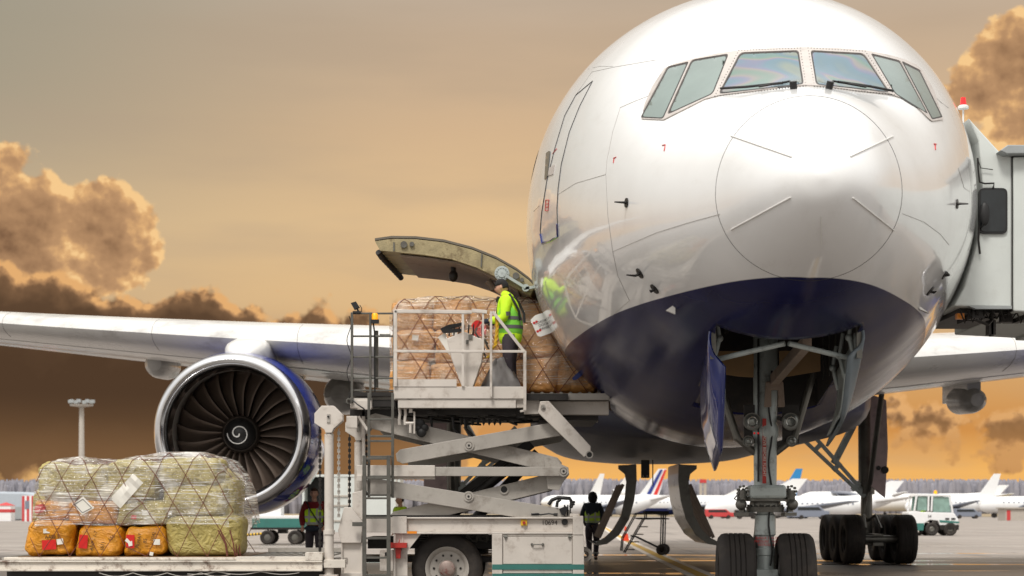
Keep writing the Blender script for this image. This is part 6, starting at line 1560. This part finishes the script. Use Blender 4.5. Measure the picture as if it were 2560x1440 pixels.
    for t, s in ((R*1.8, 0), (L_*.5, .9), (L_*.5, -.9)):
        p = o + n_*t + sdv*s*R; mb.tube([Vector((p.x, p.y, 0.4)), Vector((p.x, p.y, z-R*.7))], .15, 6)
        for e in (-.35, .35): q = Vector((p.x, p.y, .5)) + sdv*e; mb.tube([q-sdv*.15, q+sdv*.15], .5, 12)
    mb.build('landing_gear', 'dark_metal', rt, smooth=True)
    if script:
        a = radians(42); sgn = 1 if sdv.y < 0 else -1
        c = o + n_*(L_*script[1]) + sdv*sgn*(R*cos(a)+.06) + Vector((0, 0, R*sin(a))); rz = heading if sgn == -1 or True else heading
        text('title_lettering', script[0], R*.55, c, (radians(90-38), 0, heading if cos(heading) > 0 else heading+pi), script[2], rt, ext=.01)
    if mark: mark(rt, F_, fn)
    return rt
H0 = radians(12)
jet(1483, 1262, 430, 56, 2.4, radians(18), 'plane_white', 'white jet with blue belly half hidden behind the worker with the hood', belly='stripe_blue', tailh=5)
jet(1352, 1253, 560, 20, 1.9, radians(10), 'plane_white', 'white jet whose slim fin stands above the hooded worker', tailh=7.5)
jet(1360, 1258, 600, 30.5, 2.3, radians(14), 'plane_white', 'white three-engined jet with its engine at the base of the fin', kind='tri', tailh=8, engines=False)
jet(1378, 1262, 395, 25.5, 2.2, radians(8), 'tricolor', 'white jet whose fin carries slanting blue and red stripes', tailh=6.6)
jet(1762, 1266, 330, 38, 2.0, radians(10), 'plane_white', 'white jet with dark blue lettering and its nose right of the belly door', script=('AIRLINES', .32, 'stripe_blue'), tailh=3.5)
jet(1520, 1262, 520, 42, 2.2, radians(6), 'plane_white', 'white jet with a pale teal stripe behind the hanging belly doors', belly='stripe_teal', tailh=4)
jet(1765, 1262, 470, 26, 2.2, radians(10), 'tail_blue', 'jet with plain sky blue fin just right of the nose leg', tailh=8.2)
jet(1985, 1252, 400, 24, 2.1, radians(4), 'plane_white', 'white high-winged jet with teal stripe between the two landing gears', kind='high', belly='stripe_teal', tailh=3)
jet(2172, 1256, 480, 36, 2.4, radians(-6), 'plane_white', 'white jet with a drooping high wing behind the main wheels', kind='high', tailh=3)
jet(2262, 1262, 390, 21.5, 1.9, radians(8), 'plane_white', 'white jet with tall swept fin right of the tug', tailh=5.6)
jet(2448, 1262, 360, 24, 1.7, radians(-30), 'plane_white', 'white jet at the right edge with its tailplane atop the fin', kind='ttail', tailh=3.0)
# pale lattice tower
d = 700; t_ = thing('radar_tower', (PX(1757, d), d, 0), 'pale twin-legged tower with a dark red top far behind the belly doors', 'tower')
mb = MB()
for px in (1752, 1763): mb.box(PX(px-3, d), PX(px+3, d), d, d+1, 0, PZ(1207, d))
for k in range(5): mb.box(PX(1750, d), PX(1765, d), d+.2, d+.8, 3+2*k, 3.3+2*k)
mb.build('tower_leg', 'concrete', t_); mb = MB(); mb.box(PX(1750, d), PX(1766, d), d-.2, d+1.4, PZ(1207, d), PZ(1198, d)); mb.build('tower_top', 'hut_red', t_)
# far left hangar, striped shed, hut
d = 260; h_ = thing('hangar', (PX(30, d), d, 0), 'grey round-roofed hangar at the far left', 'hangar')
mb = MB(); P = [(PX(-160, d), 0), (PX(-160, d), PZ(1240, d)), (PX(-90, d), PZ(1232, d)), (PX(0, d), PZ(1229, d)), (PX(60, d), PZ(1230, d)), (PX(90, d), PZ(1235, d)), (PX(96, d), PZ(1245, d)), (PX(96, d), 0)]; mb.prism(P, d, d+30); mb.build('hangar_shell', 'hangar', h_, bevel=.3)
mb = MB(); 
for k in range(4): mb.box(PX(-120+50*k, d), PX(-90+50*k, d), d-.1, d, .2, 2.0)
mb.build('hangar_door', 'bridge_grey', h_)
d = 230; s_ = thing('striped_shed', (PX(70, d), d, 0), 'small shed painted in upright red and white stripes', 'shed')
mb = MB(); mb.box(PX(55, d), PX(86, d), d, d+2, 0, PZ(1239, d)); mb.build('shed_wall', 'plane_white', s_)
mb = MB()
for x in (55, 67, 79): mb.box(PX(x, d), PX(x+6, d), d-.05, d, 0.05, PZ(1240, d))
mb.build('shed_stripe_set', 'hut_red', s_); mb = MB(); mb.box(PX(63, d), PX(73, d), d-.1, d-.04, PZ(1272, d), PZ(1252, d)); mb.build('shed_window', 'plane_grey', s_)
d = 240; s_ = thing('hut', (PX(12, d), d, 0), 'low white hut with red band and red hipped roof at left edge', 'hut')
mb = MB(); mb.box(PX(-8, d), PX(27, d), d, d+2, 0, PZ(1264, d)); mb.build('hut_wall', 'plane_white', s_)
mb = MB(); mb.box(PX(-8.5, d), PX(27.5, d), d-.05, d+2.05, PZ(1281, d), PZ(1273, d)); mb.build('hut_band', 'hut_red', s_)
mb = MB(); a, b = PX(-9, d), PX(28, d); mb.loft([[Vector((a, d-.1, PZ(1264, d))), Vector((b, d-.1, PZ(1264, d))), Vector((b, d+2.1, PZ(1264, d))), Vector((a, d+2.1, PZ(1264, d)))], [Vector((PX(8, d), d+.9, PZ(1256, d))), Vector((PX(12, d), d+.9, PZ(1256, d))), Vector((PX(12, d), d+1.1, PZ(1256, d))), Vector((PX(8, d), d+1.1, PZ(1256, d)))]]); mb.build('hut_roof', 'hut_red', s_)
# right booth
d = 250; s_ = thing('guard_booth', (PX(2540, d), d, 0), 'low cream booth with red door at the right edge', 'booth')
mb = MB(); mb.box(PX(2514, d), PX(2600, d), d, d+4, 0, PZ(1275, d)+.2); mb.box(PX(2510, d), PX(2604, d), d-.3, d+4.3, PZ(1275, d)+.2, PZ(1272, d)+.2); mb.build('booth_wall', 'concrete', s_); mb = MB(); mb.box(PX(2517, d), PX(2526, d), d-.06, d, .05, PZ(1279, d)+.2); mb.build('booth_door', 'hut_red', s_)
# tug
d = 97; tg = thing('aircraft_tug', (PX(2335, d), d, 0), 'small white and green tug with amber beacon driving on the apron', 'tug')
def TP(mb, poly, t0, t1): mb.prism([(PX(x, d), PZ(y, d)) for x, y in poly], d+t0, d+t1); return mb
mb = MB(); TP(mb, [(2270, 1310), (2272, 1280), (2292, 1278), (2300, 1280), (2385, 1282), (2396, 1298), (2397, 1312), (2350, 1314), (2345, 1302), (2325, 1300), (2312, 1308), (2308, 1322), (2280, 1322), (2276, 1335), (2270, 1335)], 0, 1.7); tb = mb.build('body', 'plane_white', tg, bevel=.04)
mb = MB(); TP(mb, [(2268, 1308), (2310, 1308), (2308, 1326), (2283, 1326), (2268, 1322)], -.03, 1.73); TP(mb, [(2348, 1300), (2398, 1304), (2398, 1308), (2350, 1306)], -.03, 1.73); mb.build('green_panel', 'teal', tg)
mb = MB(); TP(mb, [(2346, 1312), (2398, 1312), (2397, 1325), (2352, 1325)], -.02, 1.72); mb.build('bumper', 'dark_metal', tg, bevel=.03)
mb = MB()
for a, b in (((2286, 1278), (2292, 1238)), ((2321, 1278), (2322, 1238)), ((2329, 1278), (2331, 1238)), ((2382, 1282), (2375, 1238))):
    for y in (0.05, 1.6): mb.beam(W(*a, d)+Vector((0, y, 0)), W(*b, d)+Vector((0, y, 0)), .08, .10)
TP(mb, [(2288, 1240), (2292, 1234), (2376, 1236), (2380, 1241)], 0, 1.7); mb.build('cab_frame', 'plane_white', tg, bevel=.02)
mb = MB(); TP(mb, [(2294, 1276), (2297, 1241), (2318, 1241), (2318, 1276)], .1, .12); mb.build('cab_glass', 'glass_green', tg); mb = MB(); TP(mb, [(2334, 1280), (2334, 1242), (2373, 1242), (2378, 1280)], .1, .12); TP(mb, [(2294, 1276), (2297, 1241), (2373, 1241), (2378, 1280)], 1.55, 1.57); mb.build('cab_glass', 'glass_green', tg)
mb = MB(); TP(mb, [(2322, 1278), (2322, 1242), (2329, 1242), (2329, 1278)], .08, .1); TP(mb, [(2340, 1280), (2350, 1268), (2368, 1270), (2372, 1281)], .6, 1.0); mb.build('cab_interior', 'black', tg)
mb = MB()
for x in (2363, 2378): TP(mb, [(x, 1295), (x+10, 1295), (x+10, 1299), (x, 1299)], -.04, .02)
mb.build('headlight_slot', 'black', tg)
text('tug_number', '54', .2, (PX(2324, d), d-.02, PZ(1291, d)), (radians(90), 0, 0), 'ink', tg, ext=.003)
for x, y in ((2330, 1.0), (2376, 1.0)):
    for yy in (.1, 1.55):
        R = .36; c = Vector((PX(x, d), d+yy, R)); m = MB(); m.lathe([(-.13, R*.5), (-.15, R*.8), (-.11, R), (.11, R), (.15, R*.8), (.13, R*.5)], c, (0, 1, 0), 24, closed=True); w_ = m.build('wheel', 'rubber', tg, smooth=True); m = MB(); m.lathe([(-.1, 0), (-.12, R*.3), (-.08, R*.52), (.1, R*.52), (.1, 0)], c, (0, 1, 0), 20); m.build('rim', 'grease_steel', w_, smooth=True)
c = Vector((PX(2300, d), d+.5, .33)); m = MB(); m.lathe([(-.13, .16), (-.15, .26), (-.11, .33), (.11, .33), (.15, .26), (.13, .16)], c, (0, 1, 0), 24, closed=True); m.build('wheel', 'rubber', tg, smooth=True)
mb = MB(); mb.lathe([(0, .09), (.18, .08), (.22, 0)], W(2344, 1233, d)+Vector((0, .5, -.05)), (0, 0, 1), 14); mb.build('tug_beacon', 'amber_lamp', tg, smooth=True)
sx = 1.0
J = stand(pelvis=(0, 0, .45), chest=(0, .02, .84), neck=(0, .03, 1.0), head=(0, .04, 1.12), shL=(-.19, 0, .94), shR=(.19, 0, .94), elL=(-.23, .15, .72), elR=(.23, .15, .72), wrL=(-.15, .40, .80), wrR=(.15, .40, .80), hipL=(-.1, .03, .42), hipR=(.1, .03, .42), knL=(-.12, .42, .45), knR=(.12, .42, .45), anL=(-.12, .48, .08), anR=(.12, .48, .08), toL=(-.12, .60, .06), toR=(.12, .60, .06))
person('driver in yellow vest seated inside the tug cab', (PX(2316, d), d+.8, .42), radians(-90), J, ('hivis', 'hivis', 'trousers'), hat=None, height=1.75)
# trailers behind the engine
d = 71.5; tr = thing('baggage_trailer', (PX(690, d), d, 0), 'green and white baggage trailer on small black wheels under the engine', 'trailer')
def BX(mb, x0, y0, x1, y1, t0, t1): mb.box(PX(x0, d), PX(x1, d), d+t0, d+t1, PZ(y1, d), PZ(y0, d)); return mb
mb = MB(); BX(mb, 630, 1296, 762, 1320, 0, 1.6); mb.build('side_panel', 'teal', tr, bevel=.02)
mb = MB(); BX(mb, 631, 1289, 762, 1297, .01, 1.59); BX(mb, 640, 1255, 700, 1289, .3, 1.3); mb.build('upper_panel', 'plane_white', tr, bevel=.02)
mb = MB(); BX(mb, 626, 1319, 765, 1324, -.03, 1.63); BX(mb, 690, 1324, 712, 1334, .5, 1.1)
for x in (662, 737): mb.beam(W(x, 1342, d)+Vector((0, .1, 0)), W(x+8, 1324, d)+Vector((0, .1, 0)), .06, .06); mb.tube([W(x, 1342, d), W(x, 1342, d)+Vector((0, 1.5, 0))], .06, 8)
mb.build('trailer_chassis', 'dark_metal', tr)
for x in (668, 737):
    for yy in (.05, 1.4):
        R = .29; c = Vector((PX(x, d), d+yy, R)); m = MB(); m.lathe([(-.08, R*.5), (-.1, R*.8), (-.07, R), (.07, R), (.1, R*.8), (.08, R*.5)], c, (0, 1, 0), 24, closed=True); w_ = m.build('wheel', 'rubber', tr, smooth=True); m = MB(); m.lathe([(-.06, 0), (-.07, R*.2), (-.05, R*.52), (.05, R*.52), (.05, 0)], c, (0, 1, 0), 20); m.build('rim', 'grease_steel', w_, smooth=True)
tb = thing('tow_bar', (PX(622, d), d, 0), 'yellow and black striped tow bar leading to the green trailer', 'tow bar')
mb = MB(); mb.tube([W(596, 1339, d), W(654, 1334, d)], .05, 10); mb.build('bar', 'yellow', tb, smooth=True)
mb = MB()
for k in range(7): a = W(598+8*k, 1339-.69*k, d); mb.tube([a, a+Vector((.055, 0, .004))], .053, 10)
mb.build('bar_stripe_set', 'black', tb)
d = 74; cn = thing('cargo_container', (PX(880, d), d, 0), 'white box container with dark open side, numbered 8, behind the jacks', 'container')
mb = MB(); BX(mb, 812, 1192, 1000, 1330, 0, 2.4); BX(mb, 755, 1186, 1002, 1192, -.03, 2.45); BX(mb, 755, 1192, 761, 1330, 0, 2.4); BX(mb, 760, 1322, 815, 1330, 0, 2.4); mb.build('container_wall', 'bridge_white', cn)
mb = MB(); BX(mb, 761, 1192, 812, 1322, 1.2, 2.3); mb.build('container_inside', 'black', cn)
mb = MB()
for y in (1238, 1262, 1300): BX(mb, 815, y, 870, y+4, -.05, 0)
for x in (870, 905, 990): BX(mb, x, 1194, x+3, 1328, -.06, 0)
mb.build('container_rib', 'concrete', cn); text('container_number', '8', .33, (PX(931, d), d-.02, PZ(1219, d)), (radians(90), 0, 0), 'navy', cn, ext=.003)
mb = MB(); BX(mb, 870, 1308, 1000, 1318, -.02, 0); mb.build('container_stripe', 'teal', cn)
# maintenance steps
d = 54; st = thing('maintenance_steps', (PX(1610, d), d, 0), 'wheeled metal work steps with black padded top rail under the belly', 'steps')
def TT(mb, pts, r=.022, dy=0): mb.tube([W(x, y, d)+Vector((0, dy, 0)) for x, y in pts], r, 6)
mb = MB()
for dy in (0, .7):
    TT(mb, [(1555, 1378), (1558, 1345), (1592, 1284), (1668, 1284)], dy=dy); TT(mb, [(1562, 1382), (1612, 1296)], dy=dy); TT(mb, [(1592, 1296), (1664, 1296)], dy=dy); TT(mb, [(1658, 1284), (1656, 1362)], dy=dy); TT(mb, [(1664, 1284), (1662, 1362)], dy=dy)
    TT(mb, [(1580, 1340), (1592, 1342), (1650, 1370)], .028, dy=dy); TT(mb, [(1616, 1284), (1616, 1296)], dy=dy)
mb.build('step_frame', 'dark_metal', st, smooth=True)
for k in range(5):
    x, y = 1564+11*k, 1374-19*k; mb = MB(); p = W(x, y, d); mb.box(p.x, p.x+.28, d, d+.7, p.z-.015, p.z+.015); mb.build('step_tread', 'grease_steel', st)
mb = MB(); p = W(1612, 1297, d); mb.box(p.x-.2, p.x+.75, d, d+.7, p.z-.02, p.z+.02); mb.build('step_platform', 'grease_steel', st)
mb = MB(); TT(mb, [(1612, 1281), (1672, 1281)], .05); TT(mb, [(1612, 1281), (1672, 1281)], .05, .7); mb.build('padded_rail', 'black', st, smooth=True)
for x in (1654, 1666):
    c = Vector((PX(x, d), d+(.0 if x < 1660 else .7), .17)); m = MB(); m.lathe([(-.05, .08), (-.06, .14), (-.04, .17), (.04, .17), (.06, .14), (.05, .08), (0, .0)], c, (0, 1, 0), 20); m.build('wheel', 'rubber', st, smooth=True)
# cone
d = 80; cnn = thing('traffic_cone', (PX(1564, d), d, 0), 'orange red traffic cone standing behind the work steps', 'traffic cone')
c = Vector((PX(1564, d), d, 0)); mb = MB(); mb.lathe([(.03, .17), (.03, .16), (.66, .035), (.66, 0)], c, (0, 0, 1), 20); mb.build('cone_body', 'cone_orange', cnn, smooth=True, angle=40)
mb = MB(); mb.box(c.x-.2, c.x+.2, c.y-.2, c.y+.2, 0, .03); mb.build('cone_base', 'cone_orange', cnn, bevel=.01)
mb = MB(); mb.lathe([(.34, .105), (.46, .082)], c, (0, 0, 1), 20); mb.build('cone_band', 'plane_white', cnn, smooth=True)
if HAZE: add_haze()
# low vehicles and clutter across the far apron
for k, (px, d, w, h, mt_, lb) in enumerate(((1800, 310, 5, 1.7, 'hut_red', 'dark red van parked under the white jet with lettering'), (1868, 305, 4, 1.6, 'dark_metal', 'dark car left of the nose leg far across the apron'), (2030, 300, 6, 2.2, 'plane_grey', 'grey van between nose leg and main wheels far away'), (2420, 320, 5, 1.8, 'plane_grey', 'grey van far away right of the tug'))):
    v_ = thing('parked_van', (PX(px, d), d, 0), lb, 'van', 'vehicles across the far apron'); x = PX(px, d)
    mb = MB(); mb.prism([(x-w/2, .35), (x+w/2, .35), (x+w/2, h*.62), (x+w*.36, h*.66), (x+w*.22, h), (x-w/2, h)], d, d+1.9); mb.build('body', mt_, v_, bevel=.08)
    mb = MB(); mb.prism([(x-w*.4, h*.68), (x+w*.28, h*.68), (x+w*.19, h*.93), (x-w*.4, h*.93)], d-.02, d+1.92); mb.build('window_band', 'window_dark', v_)
    for xx in (-.3, .3): mb = MB(); mb.tube([(x+w*xx, d-.05, .35), (x+w*xx, d+1.95, .35)], .35, 16); mb.build('wheel', 'rubber', v_, smooth=True)
